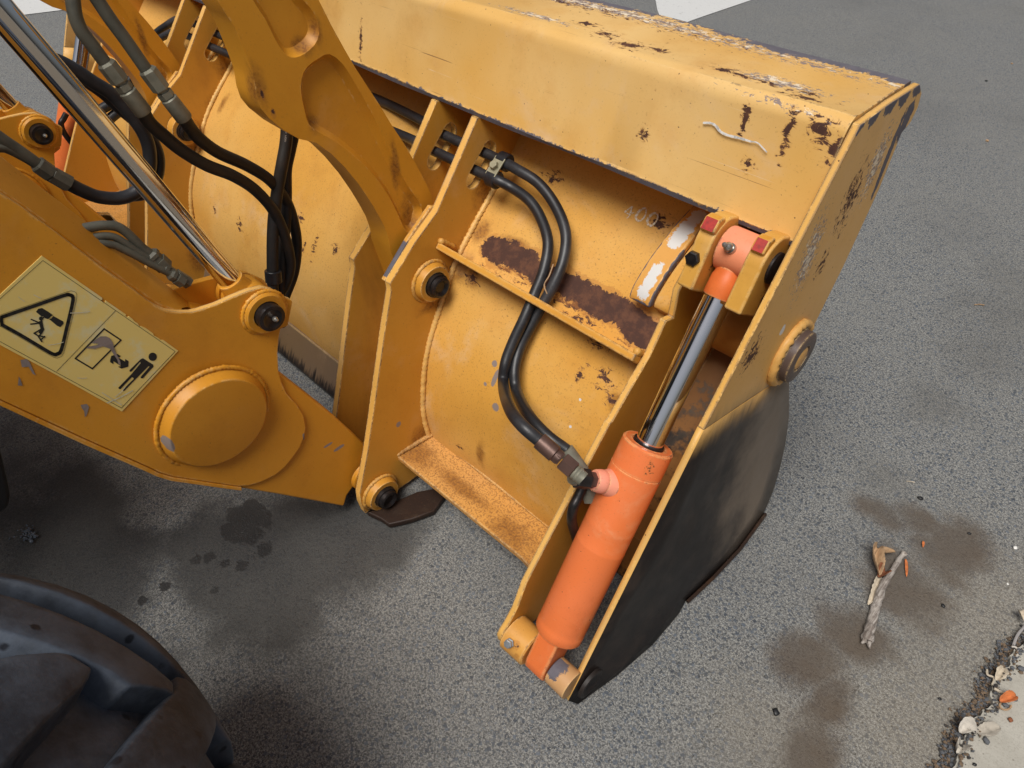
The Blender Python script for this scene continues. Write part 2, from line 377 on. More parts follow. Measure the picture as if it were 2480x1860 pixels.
# ------------------------------------------------------------------ ground
def asphalt_mat():
    m = MB('asphalt')
    n1 = m.noise(1.3, 5, .6); n2 = m.noise(14, 5, .6)
    wv = N(m.t, 'ShaderNodeVectorMath', operation='ADD'); 
    nz = N(m.t, 'ShaderNodeTexNoise'); nz.inputs['Scale'].default_value = 90; nz.inputs['Detail'].default_value = 2; m.link(m.P, nz.inputs['Vector'])
    sc = N(m.t, 'ShaderNodeVectorMath', operation='SCALE'); m.link(nz.outputs['Color'], sc.inputs[0]); sc.inputs['Scale'].default_value = .006
    m.link(m.P, wv.inputs[0]); m.link(sc.outputs[0], wv.inputs[1]); wp = wv.outputs[0]
    base = m.mix(m.ss(m.noise(200, 3, .75), .40, .60), (.085, .089, .093), (.33, .328, .31))
    base = m.mix(m.ss(m.noise(520, 2, .6), .45, .66), base, (.06, .057, .055))
    def stones(scale, lo, hi, thr, cov):
        d = m.vor(scale, vec=wp); cc = m.vor(scale, out='Color', vec=wp)
        sep = N(m.t, 'ShaderNodeSeparateColor'); m.link(cc, sep.inputs[0])
        mask = m.math('MULTIPLY', m.ss(m.math('SUBTRACT', thr, d), 0, .07), m.math('LESS_THAN', sep.outputs[0], cov))
        return mask, m.mix(sep.outputs[1], lo, hi)
    h = m.math('MULTIPLY', m.noise(500, 3, .7), .5)
    c = base
    for scale, thr, cov, lo, hi in ((98, .44, .38, (.028, .038, .055), (.11, .13, .16)), (150, .42, .55, (.035, .045, .06), (.15, .165, .18)), (300, .42, .5, (.03, .03, .03), (.38, .37, .33))):
        mk, col = stones(scale, lo, hi, thr, cov); c = m.mix(m.math('MULTIPLY', mk, .9), c, col); h = m.math('ADD', h, m.math('MULTIPLY', mk, .5))
    # tiny pits
    pit = m.ss(m.vor(110, vec=m.mapp(loc=(3, 1, 2))), .20, .13); c = m.mix(m.math('MULTIPLY', pit, .75), c, (.02, .02, .02)); h = m.math('SUBTRACT', h, m.math('MULTIPLY', pit, 1.2))
    # old tea-brown stains, then oily ground with shade painted in
    def bl(lst, amp=.5, ns=9, soft=.35):
        nzz = m.math('MULTIPLY', m.math('SUBTRACT', m.noise(ns, 5, .6), .5), amp * 2); best = None
        for cc, r in lst:
            v = m.vm('DIVIDE', m.vm('SUBTRACT', m.P, tuple(cc)), r); d = m.math('SUBTRACT', 1.0, m.vm('LENGTH', v, (0, 0, 0)))
            best = d if best is None else m.math('MAXIMUM', best, d)
        return m.ss(m.math('ADD', best, nzz), 0, soft)
    g = lambda x, y: PZ(x, y, 0)
    tan = bl([(g(2250, 1760), (.35, .5, 1)), (g(2420, 1500), (.3, .4, 1)), (g(1900, 1850), (.3, .25, 1))], .4, 5, 1.0)
    c = m.mix(m.math('MULTIPLY', tan, .35), c, (.27, .22, .15))
    fnt = bl([(g(2440, 760), (.25, .5, 1)), (g(2370, 860), (.18, .3, 1)), (g(2260, 980), (.14, .2, 1)), (g(2140, 1150), (.12, .12, 1))], .7, 5, 1.0)
    c = m.mix(m.math('MULTIPLY', fnt, .4), c, (.085, .08, .072))
    brown = bl([(g(2300, 1330), (.11, .17, 1)), (g(2200, 1440), (.13, .13, 1)), (g(2130, 1240), (.10, .06, 1)), (g(2230, 1260), (.10, .07, 1)), (g(2060, 1520), (.13, .09, 1)), (g(1960, 1600), (.09, .10, 1)), (g(2010, 1700), (.06, .10, 1)), (g(1960, 1830), (.08, .12, 1)), (g(2150, 1360), (.08, .08, 1))], .75, 8, .7)
    c = m.mix(m.math('MULTIPLY', brown, m.math('ADD', .60, m.math('MULTIPLY', n2, .5), clamp=True)), c, m.mix(n2, (.05, .034, .022), (.10, .068, .042)))
    oil_shade = bl([(g(640, 1380), (.32, .22, 1)), (g(560, 1350), (.24, .2, 1)), (g(150, 1330), (.55, .25, 1)), (g(760, 1330), (.3, .2, 1)), (g(880, 1280), (.2, .2, 1))], .7, 5, .55)
    c = m.mix(m.math('MULTIPLY', oil_shade, .88), c, m.mix(n2, (.011, .0115, .013), (.030, .029, .029)))  # oily ground, blackened and widened to paint in shade under arm and bucket
    wet = bl([(g(590, 1272), (.075, .032, 1)), (g(622, 1245), (.06, .028, 1)), (g(560, 1290), (.04, .022, 1))], .5, 45, .12)
    drops = bl([(g(x, y), (r, r, 1)) for x, y, r in ((545, 1365, .012), (475, 1355, .014), (400, 1420, .013), (585, 1370, .016), (345, 1455, .012), (520, 1430, .01), (640, 1330, .02), (505, 1350, .016))], .9, 90, .12)
    wet = m.math('MAXIMUM', wet, drops)
    c = m.mix(m.math('MULTIPLY', wet, .9), c, (.010, .010, .011))
    c = m.mix(m.math('MULTIPLY', m.ss(n1, .35, .7), .22), c, (.19, .182, .16)); c = m.mix(m.math('MULTIPLY', m.ss(m.noise(.9, 4, .6, vec=m.mapp(loc=(4, 4, 0))), .5, .7), .25), c, (.07, .07, .072))
    r = m.mixf(wet, m.mixf(oil_shade, .78, .6), .42)
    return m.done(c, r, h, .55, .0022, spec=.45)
def sheet_obj(name, pts, z, mat, **k): return obj(name, [(p[0], p[1], z) for p in pts], [tuple(range(len(pts)))], mat, **k)
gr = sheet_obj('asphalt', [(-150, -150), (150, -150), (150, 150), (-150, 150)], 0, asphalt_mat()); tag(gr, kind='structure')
def marking_mat():
    m = MB('road paint')
    w = m.noise(26, 6, .7); a = m.ss(m.math('ADD', w, m.math('MULTIPLY', m.noise(300, 2), .25)), .42, .5)
    c = m.mix(a, (.20, .20, .19), (.56, .56, .55)); c = m.mix(m.ss(m.vor(150), .2, .1), c, (.25, .25, .25))
    return m.done(c, .7, m.noise(260, 3), .4, .002)
MK = marking_mat()
q = lambda x, y, z=0: PZ(x, y, z)
far = [q(*p) for p in [(1592, 26), (1600, 46), (1647, 61), (1700, 42), (1835, -4), (2120, -110), (2000, -260), (1500, -200), (1560, -60), (1588, 4)]]
mk = sheet_obj('road_marking', [(p.x, p.y) for p in far], .004, MK); tag(mk, kind='structure')
lf = [q(*p) for p in [(-120, 70), (60, 37), (165, 24), (420, -10), (300, -170), (-300, -60)]]
mk2 = sheet_obj('road_marking', [(p.x, p.y) for p in lf], .004, MK); tag(mk2, kind='structure')
def conc_mat():
    m = MB('concrete')
    c = m.mix(m.ss(m.noise(8, 6, .65), .35, .7), (.42, .40, .35), (.33, .31, .265)); c = m.mix(m.math('MULTIPLY', m.ss(m.noise(300, 2, .6), .5, .7), .4), c, (.22, .2, .17))
    c = m.mix(m.math('MULTIPLY', m.ss(m.vor(60), .12, .06), .5), c, (.1, .08, .06))
    return m.done(c, .85, m.math('ADD', m.noise(220, 4, .7), m.noise(18, 4)), .4, .002)
# the gutter slab: ragged near edge, 18 mm above the road
edge_px = [(2560, 1490), (2480, 1562), (2452, 1575), (2447, 1608), (2420, 1632), (2400, 1668), (2402, 1702), (2382, 1722), (2360, 1745), (2348, 1772), (2330, 1792), (2322, 1820), (2306, 1862), (2286, 1905), (2262, 1960), (2180, 2120)]
ep = crv([q(*p, .018) for p in edge_px], 5)
ep = [p + Vector((random.uniform(-.003, .003), random.uniform(-.003, .003), 0)) for p in ep]
dirg = (ep[0] - ep[-1]).normalized(); ep = [ep[0] + dirg * 40] + ep + [ep[-1] - dirg * 40]
outv = Vector((dirg.y, -dirg.x, 0)); 
if outv.x < 0: outv = -outv
slab = ep + [ep[-1] + outv * .5, ep[0] + outv * .5]
v, f = prism_data(slab, (0, 0, -.03)); sl_o = obj('concrete_gutter', v, f, conc_mat(), bevel=.003); tag(sl_o, kind='structure')
verge = [ep[0] + outv * .5, ep[-1] + outv * .5, ep[-1] + outv * 60, ep[0] + outv * 60]
vm_ = simple('verge soil', (.16, .13, .09), .9, scale=6, var=.4, bstr=.6)
v, f = prism_data([p + Vector((0, 0, .1)) for p in verge], (0, 0, -.14)); tag(obj('verge', v, f, vm_), kind='structure')

# ------------------------------------------------------------------ machine materials
Y = (.66, .33, .06)
x_ = lambda px, y, z: px
bpatch = lambda x, y, z, r: (Vector((x, y, z)), r)
edgeB = [(Vector((-1.6, B.y + .004, B.z - .006)), (6, .0075, .0075))]
lipA = [(Vector((-1.3, A.y + .006, A.z + .003)), (6, .014, .010)), (Vector((-.45, A.y - .006, A.z)), (.25, .024, .02)), (Vector((-.95, A.y - .008, A.z)), (.2, .016, .015))]
mb = lambda x, y, off=.0: PF(x, y, CF, B, off)
mt = lambda x, y, off=.0: PF(x, y, A, CF, off)
MOLD = paint('moldboard yellow', (.64, .345, .075), flake=[(mt(1470, 85), (.045, .03, .03)), (mt(1520, 108), (.05, .03, .03)), (mt(1590, 118), (.05, .022, .022)), (mb(1990, 325), .034), (mb(1975, 300), .02), (mb(1912, 312), (.014, .03, .06)), (mb(1810, 400), .022), (mb(1805, 285), (.012, .03, .045)), (mb(2022, 362), (.018, .03, .04)), (mt(1770, 172), (.07, .02, .02)), (mt(1850, 195), (.06, .02, .02)), (mt(1950, 230), (.07, .03, .02)), (mt(1420, 60), (.05, .02, .02)), (mb(1350, 440), .02), (mb(872, 100), (.010, .04, .12)), (mb(1750, 120), .02), (mb(1560, 330), .02), (Vector((-1.2, A.y - .05, A.z)), (.9, .05, .03))],
             scuff=[(mt(1640, 170), (.12, .02, .02)), (mb(1900, 240), (.14, .015, .02)), (mt(1300, 40), (.15, .02, .02)), (mt(1900, 200), (.12, .03, .014)), (mb(2050, 400), (.012, .04, .10)), (Vector((-1.0, A.y - .04, A.z)), (1.2, .045, .03))],
             bare=edgeB + lipA, white=[(mt(1640, 170), (.03, .008, .008)), (mt(1720, 196), (.04, .006, .006)), (mb(1900, 228), (.05, .005, .008)), (mb(2000, 262), (.04, .006, .008)), (mt(1250, 70), (.02, .006, .01)), (mb(2052, 420), (.006, .02, .03))],
             chips=.8, scr=.8, fade=.85, stain=.2, bare_amp=1.7)
sh = lambda x, y: on_sheet(x, y, 0)
rustbar = [(sh(x, y - 4), (.065, .042, .042)) for x, y in ((1205, 612), (1240, 622), (1275, 640), (1310, 668), (1345, 680), (1385, 700), (1430, 725), (1470, 745), (1510, 765), (1545, 800), (1570, 815))]
SHEET = paint('back sheet yellow', (.62, .31, .055), rust=rustbar, flake=[(sh(1240, 640), (.10, .05, .05)), (sh(1400, 735), (.12, .05, .05)), (sh(1540, 800), (.07, .06, .06)), (sh(1450, 835), (.035, .02, .02)), (sh(1405, 910), (.018, .035, .045)), (sh(1470, 920), .036), (sh(1485, 975), (.035, .02, .02)), (sh(1145, 670), .03), (sh(730, 530), .026), (sh(765, 600), (.014, .04, .06)), (sh(740, 600), (.010, .03, .04)), (sh(815, 605), .024), (sh(583, 545), (.022, .02, .035)), (sh(520, 505), .018), (sh(1110, 1085), .02), (sh(1600, 540), .03), (sh(1340, 430), (.05, .02, .02))],
              primer=[(sh(1200, 880), .008), (sh(1200, 920), (.006, .012, .03)), (sh(1178, 930), .006), (sh(1203, 985), .01)], white=[(sh(1407, 968), .004), (sh(1382, 1033), .004)], chips=.6, scr=.3, fade=.65, stain=.35, rust_amp=1.0, nsc=60, speck=.35, smear=[(on_sheet(1165, 560, 0), (.03, .03, .08)), (on_sheet(1120, 650, 0), (.03, .04, .06)), (on_sheet(1145, 670, 0), .03), (on_sheet(700, 560, 0), .02), (on_sheet(1250, 590, 0), (.06, .02, .02)), (on_sheet(1550, 770, 0), (.05, .03, .03)), (on_sheet(1500, 980, 0), (.03, .03, .03)), (on_sheet(1160, 1100, 0), (.02, .02, .06)), (on_sheet(540, 250, 0), (.02, .03, .10))])
SM = lambda x, y, x0, r: (PX(x, y, x0), r)
smP = []
for dx_ in (0, LX):
    for px_, py_, r_i in ((1140, 600, (.03, .05, .06)), (1110, 660, (.03, .05, .05)), (1085, 740, (.03, .035, .06)), (1180, 470, (.03, .05, .07)), (1045, 740, (.03, .05, .02)), (905, 1215, (.03, .04, .025)), (1020, 1060, (.03, .04, .06)), (1075, 700, (.03, .04, .05))):
        p_ = PX(px_, py_, XH); smP.append((p_ + Vector((dx_, 0, 0)), r_i))
PLATE = paint('plate yellow', (.58, .265, .032), flake=[(PX(1100, 650, XH), (.03, .03, .03)), (PX(900, 1230, XH), (.03, .03, .03)), (PX(1060, 1000, XH), .02)], chips=.4, scr=.25, fade=.2, stain=.45, smear=smP, primer=[(PX(868, 1005, XH), (.02, .012, .01)), (PX(965, 1028, XH), .007)])
PEDGE = paint('plate edge', (.70, .38, .085), chips=1.0, scr=.1, fade=.35, stain=.25, grime=.15, edge=1.0)
ARM = paint('arm yellow', (.60, .255, .020), primer=[(PX(408, 1075, XA + .02), (.03, .007, .018)), (PX(825, 1090, XA), (.02, .02, .005)), (PX(800, 1082, XA), (.02, .014, .004)), (PX(738, 1060, XA), (.02, .004, .012))], rust=[(PX(537, 1108, XA + .03), .007), (PX(535, 1122, XA + .03), .007), (PX(545, 990, XA + .03), .002)], chips=.35, scr=.15, fade=.15, stain=.2, rough=.4, edge=.35)
LINK = paint('link yellow', (.58, .25, .020), smear=[(PX(727, 112, XA - .025), (.03, .022, .022)), (PX(762, 70, XA - .02), (.03, .012, .03)), (PX(955, 400, XA - .02), (.03, .010, .08)), (PX(995, 520, XA - .02), (.03, .025, .06)), (PX(620, 215, XA - .02), (.03, .02, .05)), (PX(755, 300, XA - .025), (.03, .02, .02))], rust=[(PX(621, 222, XA - .03), (.03, .008, .020)), (PX(640, 262, XA - .04), (.04, .012, .020))], primer=[(PX(668, 148, XA), .007), (PX(752, 148, XA), .005), (PX(757, 185, XA), .004), (PX(814, 235, XA), .004)], chips=.12, scr=.12, fade=.15, stain=.3, rust_amp=.6, nsc=90, edge=.1)
SHELF = paint('shelf yellow', (.58, .28, .065), chips=1.0, speck=.6, scr=.25, fade=.3, stain=1.0, smear=[(PZ(1000, 1090, .12), (.10, .05, .02)), (PZ(1120, 1180, .12), (.12, .025, .02)), (PZ(1240, 1290, .12), (.08, .05, .02)), (PZ(1260, 1380, .12), (.05, .05, .02))], white=[(PZ(1170, 1245, .125), .006)])
EDGE = paint('edge yellow', (.66, .34, .075), chips=.9, scr=.3, fade=.5, stain=.3)
ORANGE = paint('cylinder orange', (.70, .160, .036), flake=[(PX(1570, 1142, -.36, False), .022), (PX(1400, 1530, -.36, False), (.03, .02, .02)), (PX(1640, 1090, -.36, False), (.03, .015, .015)), (PX(1500, 1330, -.36, False), .014)], scuff=[(PX(1560, 1085, -.37, False), (.03, .015, .015))], chips=.8, scr=.6, fade=.6, stain=.25, grime=.45, smear=[(PX(1590, 1090, -.36, False), (.04, .03, .02)), (PX(1400, 1540, -.36, False), (.05, .03, .03)), (PX(1520, 1215, -.36, False), .02)], rough=.38, rust=[(PX(1565, 1135, -.355, False), .008), (PX(1577, 1150, -.355, False), .006), (PX(1560, 1143, -.355, False), .006)], rust_amp=.9, nsc=90)
ORANGE2 = paint('eye orange', (.76, .25, .11), flake=[(PX(1760, 655, -.37, False), .016), (PX(1745, 676, -.37, False), .014), (PX(1415, 1110, -.42, False), .02)], scuff=[(PX(1790, 600, -.37, False), .04)], chips=.4, scr=.2, fade=.7, stain=.2, rough=.5, rust=[(PX(1765, 655, -.37, False), .008), (PX(1745, 676, -.37, False), .007)], rust_amp=.9, nsc=70)
s0 = PX(1704, 1043, XE, False); s1 = PX(1911, 900, XE, False)
def dark_fn(m):
    d = Vector((0, s1.y - s0.y, s1.z - s0.z)).normalized(); n = Vector((0, d.z, -d.y))
    if n.z > 0: n = -n
    v = m.vm('DOT_PRODUCT', m.vm('SUBTRACT', m.P, tuple(s0 + n * .012)), tuple(n))
    v = m.math('ADD', v, m.math('MULTIPLY', m.math('SUBTRACT', m.noise(7, 5, .6), .5), .05))
    v2 = m.math('ADD', v, m.math('MULTIPLY', m.math('SUBTRACT', m.noise(1, 3, .6, vec=m.mapp((10, 60, 14), (.9, 0, 0))), .5), .05))
    return m.ss(v2, -.05, .06)
ENDP = paint('end plate yellow', (.66, .355, .085), scuff=[(PX(2120, 400, XE, False), (.02, .05, .10)), (PX(1960, 620, XE, False), (.012, .05, .12))], flake=[(PX(2060, 480, XE, False), (.02, .05, .10)), (PX(1820, 860, XE, False), (.02, .05, .05)), (PX(1990, 640, XE, False), (.02, .03, .04))], bare=[(Vector((XE, (A.y + CF.y) / 2 + (A.y - CF.y) * k, (A.z + CF.z) / 2 + (A.z - CF.z) * k)), (.05, .022, .022)) for k in (-.5, -.25, 0, .25, .5)] + [(Vector((XE, A.y - .0, A.z - .06)), (.05, .018, .035)), (PX(2150, 380, XE, False), (.03, .010, .08))] , chips=.7, scr=.9, fade=.5, stain=.25, edge=1.0, dark=dark_fn, white=[(PX(1895, 800, XE, False), (.01, .008, .01))])
def dark_all(m): return m.ss(m.noise(30, 5, .6), -.2, -.1)
CLAM = MB('worn black steel'); _c = CLAM
_k = _c.ss(_c.noise(1, 6, .65, vec=_c.mapp((6, 2.2, 5), (.6, 0, 0))), .42, .72)
_col = _c.mix(_k, (.010, .008, .008), (.030, .020, .015)); _col = _c.mix(_c.math('MULTIPLY', _c.ss(_c.noise(3, 5, .6, vec=_c.mapp(loc=(2, 5, 1))), .52, .7), .6), _col, (.10, .075, .055))
CLAM = _c.done(_col, .55, _c.noise(90, 4, .6), .3, .001, spec=.35)
STEELM = simple('bare steel', (.10, .095, .10), .5, .75, scale=40)
DARKST = simple('dark oily steel', (.035, .03, .03), .38, .6, scale=50, var=.5)
ZINC = simple('dull zinc', (.25, .24, .185), .5, .35, scale=35, var=.35)
PIPE = simple('painted pipe grey', (.115, .11, .085), .5, .15, scale=30, var=.35)
CRIMP = simple('brown crimp', (.13, .075, .06), .42, .5, scale=40, var=.3)
CHROME = MB('chrome'); CHROME = CHROME.done((.78, .78, .80), CHROME.math('ADD', .07, CHROME.math('MULTIPLY', CHROME.ss(CHROME.noise(1, 4, .6, vec=CHROME.mapp((40, 8, 8))), .45, .7), .12)), None, metal=1.0)
def rubber_mat(name, base, dust, r=.5, cov=(.45, .7), sc=9, bs=.25):
    m = MB(name); c = m.mix(m.ss(m.noise(sc, 6, .65), *cov), base, dust); return m.done(c, r, m.noise(300, 3), bs, .0008, spec=.5)
HOSE = rubber_mat('hose rubber', (.014, .014, .016), (.038, .038, .042), .42)
HOSE2 = rubber_mat('hose rubber brown dust', (.010, .009, .009), (.03, .02, .012), .55)
TYRE = MB('tyre rubber')
_t = TYRE; _c1 = _t.mix(_t.ss(_t.noise(7, 6, .65), .35, .65), (.016, .020, .029), (.075, .092, .122)); _c1 = _t.mix(_t.ss(_t.math('ADD', _t.vor(24), _t.math('MULTIPLY', _t.noise(60, 3), .2)), .28, .20), _c1, (.009, .011, .018))
_c1 = _t.mix(_t.math('MULTIPLY', _t.ss(_t.noise(60, 4, .7), .5, .7), .35), _c1, (.07, .078, .09))
TYRE = _t.done(_c1, .6, _t.math('ADD', _t.noise(170, 5, .7), _t.math('MULTIPLY', _t.noise(20, 4), 2)), .35, .0015, spec=.4)
REDP = simple('red paint', (.42, .02, .012), .5, scale=120, var=.4)
WHT = simple('white paint marks', (.72, .70, .66), .6, scale=160, var=.35, cov=(.5, .6))
CHALK = simple('chalk', (.66, .60, .50), .9, scale=260, var=.4, col2=(.56, .34, .13), cov=(.48, .56))
BLKP = simple('black print', (.012, .011, .010), .45, scale=80, var=.2)
GREYG = simple('exposed primer', (.24, .19, .17), .6, scale=60)

# ================================================================== the machine
root = empty('backhoe_loader', (XMID, -.9, 0), label='yellow wheeled loader with open four-in-one bucket, chrome rods and black hoses on asphalt', category='loader')

# ---- bucket: moldboard box (two panels with a welded joint)
def box_section(dz=0.0):
    n = Vector((0, -(A.z - CF.z), (A.y - CF.y))).normalized()
    s = [(A.y, A.z - .002), (A.y - .004, A.z + .004)]
    # soft fold at CF
    RR = .026; pa_ = Vector((CF.y + (A.y - CF.y) / (Vector((A.y - CF.y, A.z - CF.z)).length) * RR, CF.z + (A.z - CF.z) / (Vector((A.y - CF.y, A.z - CF.z)).length) * RR)); pb_ = Vector((CF.y + (B.y - CF.y) / (Vector((B.y - CF.y, B.z - CF.z)).length) * RR, CF.z + (B.z - CF.z) / (Vector((B.y - CF.y, B.z - CF.z)).length) * RR)); pk_ = Vector((CF.y, CF.z))
    for i_ in range(9):
        t = i_ / 8; p_ = pa_ * (1 - t) ** 2 + pk_ * 2 * t * (1 - t) + pb_ * t * t; s.append((p_.x, p_.y))
    s += [(B.y + .004, B.z + .006), (B.y, B.z), (B.y + .002, B.z - .009), (B.y + .014, B.z - .011), (1.14, .795), (1.24, .80), (A.y - .04, A.z - .06), (A.y - .012, A.z - .012)]
    return [(y - dz * .6, z + dz * .6) for y, z in s]
def extr(name, sec, x0, x1, mat, parent, nx=1, wob=0, **k):
    v = []; f = []; m = len(sec)
    for i in range(nx + 1):
        x = x0 + (x1 - x0) * i / nx
        for j, (y, z) in enumerate(sec):
            w = wob * (math.sin(x * 7.3 + j) * .5 + math.sin(x * 17.1 + j * 2.1) * .3 + math.sin(x * 3.1) * .5)
            v.append((x, y + w * .5, z + w))
    for i in range(nx):
        for j in range(m): a = i * m + j; b = i * m + (j + 1) % m; f.append((a, b, b + m, a + m))
    f += [tuple(range(m)), tuple(reversed([nx * m + j for j in range(m)]))]
    return obj(name, v, f, mat, parent, **k)
XL = -3.03
bucket = extr('bucket', box_section(), XI - .001, -1.682, MOLD, root, nx=40, wob=.0022, smooth=True, auto=25)
tag(bucket, label='open yellow four-in-one loader bucket with scraped top and rusty patches')
extr('moldboard_panel', box_section(-.004), -1.682, XL + .018, MOLD, bucket, nx=30, wob=.0022, smooth=True, auto=25)
weld('weld_bead', [(-1.684, B.y + .002, B.z + .004), (-1.684, CF.y - .004, CF.z + .002), (-1.684, A.y - .01, A.z + .002)], .005, paint('rusty weld', (.45, .16, .03), chips=1, stain=1), bucket)

# ---- back sheets, one per bay
def back_sheet(x0, x1, lean0, lean1):
    v = []; f = []; nx = 12; n = len(PROF)
    for off in (0, .012):
        for i in range(nx + 1):
            for j, (y, z) in enumerate(PROF):
                a = lean(x0, z) if lean0 else x0; b = lean(x1, z) if lean1 else x1
                x = a + (b - a) * i / nx; u = i / nx
                w = .006 * math.sin(math.pi * u) * math.sin(j * .25) + .0015 * math.sin(x * 23 + j * .7)
                v.append((x, y + off + w, z))
    M = (nx + 1) * n
    for o in (0, M):
        for i in range(nx):
            for j in range(n - 1): a = o + i * n + j; f.append((a, a + 1, a + n + 1, a + n))
    return obj('back_sheet', v, f, SHEET, bucket, smooth=True)
back_sheet(XH, XC - .010, True, False); back_sheet(XG - .018, XH + LX, True, True); back_sheet(XL + .165, XG - .018 + LX, True, True)
CAV = paint('greasy shaded bay paint', (.30, .13, .03), chips=1, stain=.9, scr=.2, dark=lambda m: m.ss(m.noise(11, 5, .65), .50, .60))  # dark base and blotches: grease plus the deep bay's shade as colour
bay = [(1.14, .795), (1.17, .62), (1.10, .47), (.93, .30), (.80, .14), (.76, .04)]
def bay_back(x0, x1):
    v, f = prism_data([(x0, a, b) for a, b in bay] + [(x0, a + .012, b - .006) for a, b in reversed(bay)], (x1 - x0, 0, 0)); return obj('bay_back', v, f, CAV, bucket)
bay_back(XC + .0005, XI - .0005); bay_back(XL + .03, XL + .16)
# sheet between the plates of each pair
for dx in (0, LX): back_sheet(XH - .018 + dx, XG + dx, True, True)

# ---- mounting plates
P2 = [PX(*p, XH) for p in [(1157, 286), (1110, 396), (1059, 514), (1006, 587), (945, 688), (948, 706), (933, 800), (919, 898), (905, 1000), (890, 1100), (872, 1197), (875, 1220)]]
P2 = [(p.y, p.z) for p in P2] + [(.475, .018), (.70, .018), (.716, .06)] + [(y + .008, z) for y, z in [prof[i] for i in range(9, 0, -1)]] + [(1.135, .79), (B.y + .02, B.z - .014)]
def plate_yz(name, sec, x0, th, mat, parent, holes=(), **k):
    o = [Vector((lean(x0, z), y, z)) for y, z in sec]; hh = [[Vector((lean(x0, z), y, z)) for y, z in h] for h in holes]
    return prism(name, o, (-th, 0, 0), mat, parent, holes=hh, **k)
def stadium(c0, c1, r, n=8):
    c0, c1 = Vector(c0), Vector(c1); d = (c1 - c0).normalized(); w = Vector((-d.y, d.x)); o = []
    for i in range(n + 1): a = math.pi * i / n; o.append(c0 + w * r * math.cos(a) - d * r * math.sin(a))
    for i in range(n + 1): a = math.pi * i / n; o.append(c1 - w * r * math.cos(a) + d * r * math.sin(a))
    return [(p.x, p.y) for p in o]
ca, cb = PX(1186, 362, XH), PX(1146, 436, XH)
SLOT = stadium((ca.y, ca.z), (cb.y, cb.z), .019)
ubc = PX(1040, 680, XH); lbc = PX(919, 1190, XH)
for dx in (0, XG - XH, LX, LX + XG - XH):
    right_face = dx in (0, LX)
    mp = plate_yz('mounting_plate', P2, XH + dx, .018, PLATE, bucket, holes=[SLOT], emat=PEDGE)
    for c in (ubc, lbc):
        if right_face:
            x = lean(XH, c.z) + dx; big = c is ubc
            lathe('pin_boss', (x - .001, c.y, c.z), (1, 0, 0), [(0, .047), (.006, .046), (.016, .043), (.022, .041), (.022, .029), (.0, .029)], PLATE, mp)
            lathe('pivot_pin', (x, c.y, c.z), (1, 0, 0), [(-.1, .025), (.024, .0275), (.030, .0275), (.031, .024), (.040, .0235), (.042, .019), (.036, .012), (.036, .004)], DARKST, mp)
    # weld along the sheet
    pts = [Vector((lean(XH + dx, z) + .003, y - .004, z)) for y, z in PROF[4:-2]]
    weld('weld_bead', pts, .0065, PEDGE, mp)
def ring_weld(c, x, r, w, mat, parent):
    weld('weld_bead', [(x, c.y + r * math.cos(i * 2 * math.pi / 48), c.z + r * math.sin(i * 2 * math.pi / 48)) for i in range(49)], w, mat, parent)
for c in (ubc, lbc): ring_weld(c, lean(XH, c.z) + .002, .047, .0045, PLATE, bucket)
# doubler pad with a scraped grey patch on the second plate
pp = [PX(*p, XH) for p in [(1062, 508), (1008, 586), (948, 690)]]
PADM = paint('pad yellow', (.62, .3, .05), bare=[(PX(975, 640, XH - .02), (.05, .03, .04)), (PX(990, 615, XH - .02), (.05, .03, .03)), (PX(955, 670, XH - .02), (.05, .02, .03))], bare_amp=.35, chips=.5)
pad = [(p.y - .004, p.z + .002) for p in pp] + [(pp[2].y + .05, pp[2].z - .03), (pp[1].y + .07, pp[1].z - .02), (pp[0].y + .05, pp[0].z - .02)]
plate_yz('doubler_plate', pad, XH - .0185, .012, PADM, bucket)
plate_yz('doubler_plate', pad, XH - .0185 + LX, .012, PADM, bucket)
plate_yz('doubler_plate', pad, XG + LX + .013, .012, PADM, bucket)
# skid shoe under the plates
for dx in (0, LX):
    sk = [PZ(*p, .02) + Vector((dx, 0, 0)) for p in [(888, 1240), (922, 1256), (942, 1270), (995, 1258), (1050, 1238), (1076, 1203), (1062, 1180), (1010, 1190), (930, 1225)]]
    prism('skid_shoe', sk, (0, 0, -.017), paint('rusty shoe', (.028, .016, .011), chips=1, stain=.25, scr=.3, fade=.1, edge=0) if dx == 0 else bpy.data.materials['rusty shoe'], bucket, bevel=.004)
# bottom beam in the centre and side bays
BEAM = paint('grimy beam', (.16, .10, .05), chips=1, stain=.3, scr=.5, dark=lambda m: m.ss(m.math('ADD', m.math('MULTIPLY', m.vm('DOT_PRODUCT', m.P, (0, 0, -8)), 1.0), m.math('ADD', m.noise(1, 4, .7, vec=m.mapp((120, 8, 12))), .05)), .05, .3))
for x0, x1 in ((XG - .02, XH + LX), (XG - .02 + LX, XL + .18)):
    a0, a1 = lean(x0, .07), lean(x1, .07)
    v, f = prism_data([(a0, .694, .125), (a0, .712, .125), (a0, .712, .02), (a0, .655, .012), (a0, .650, .03), (a0, .690, .112)], (a1 - a0, 0, 0))
    obj('bottom_beam', v, f, BEAM, bucket, bevel=.003)

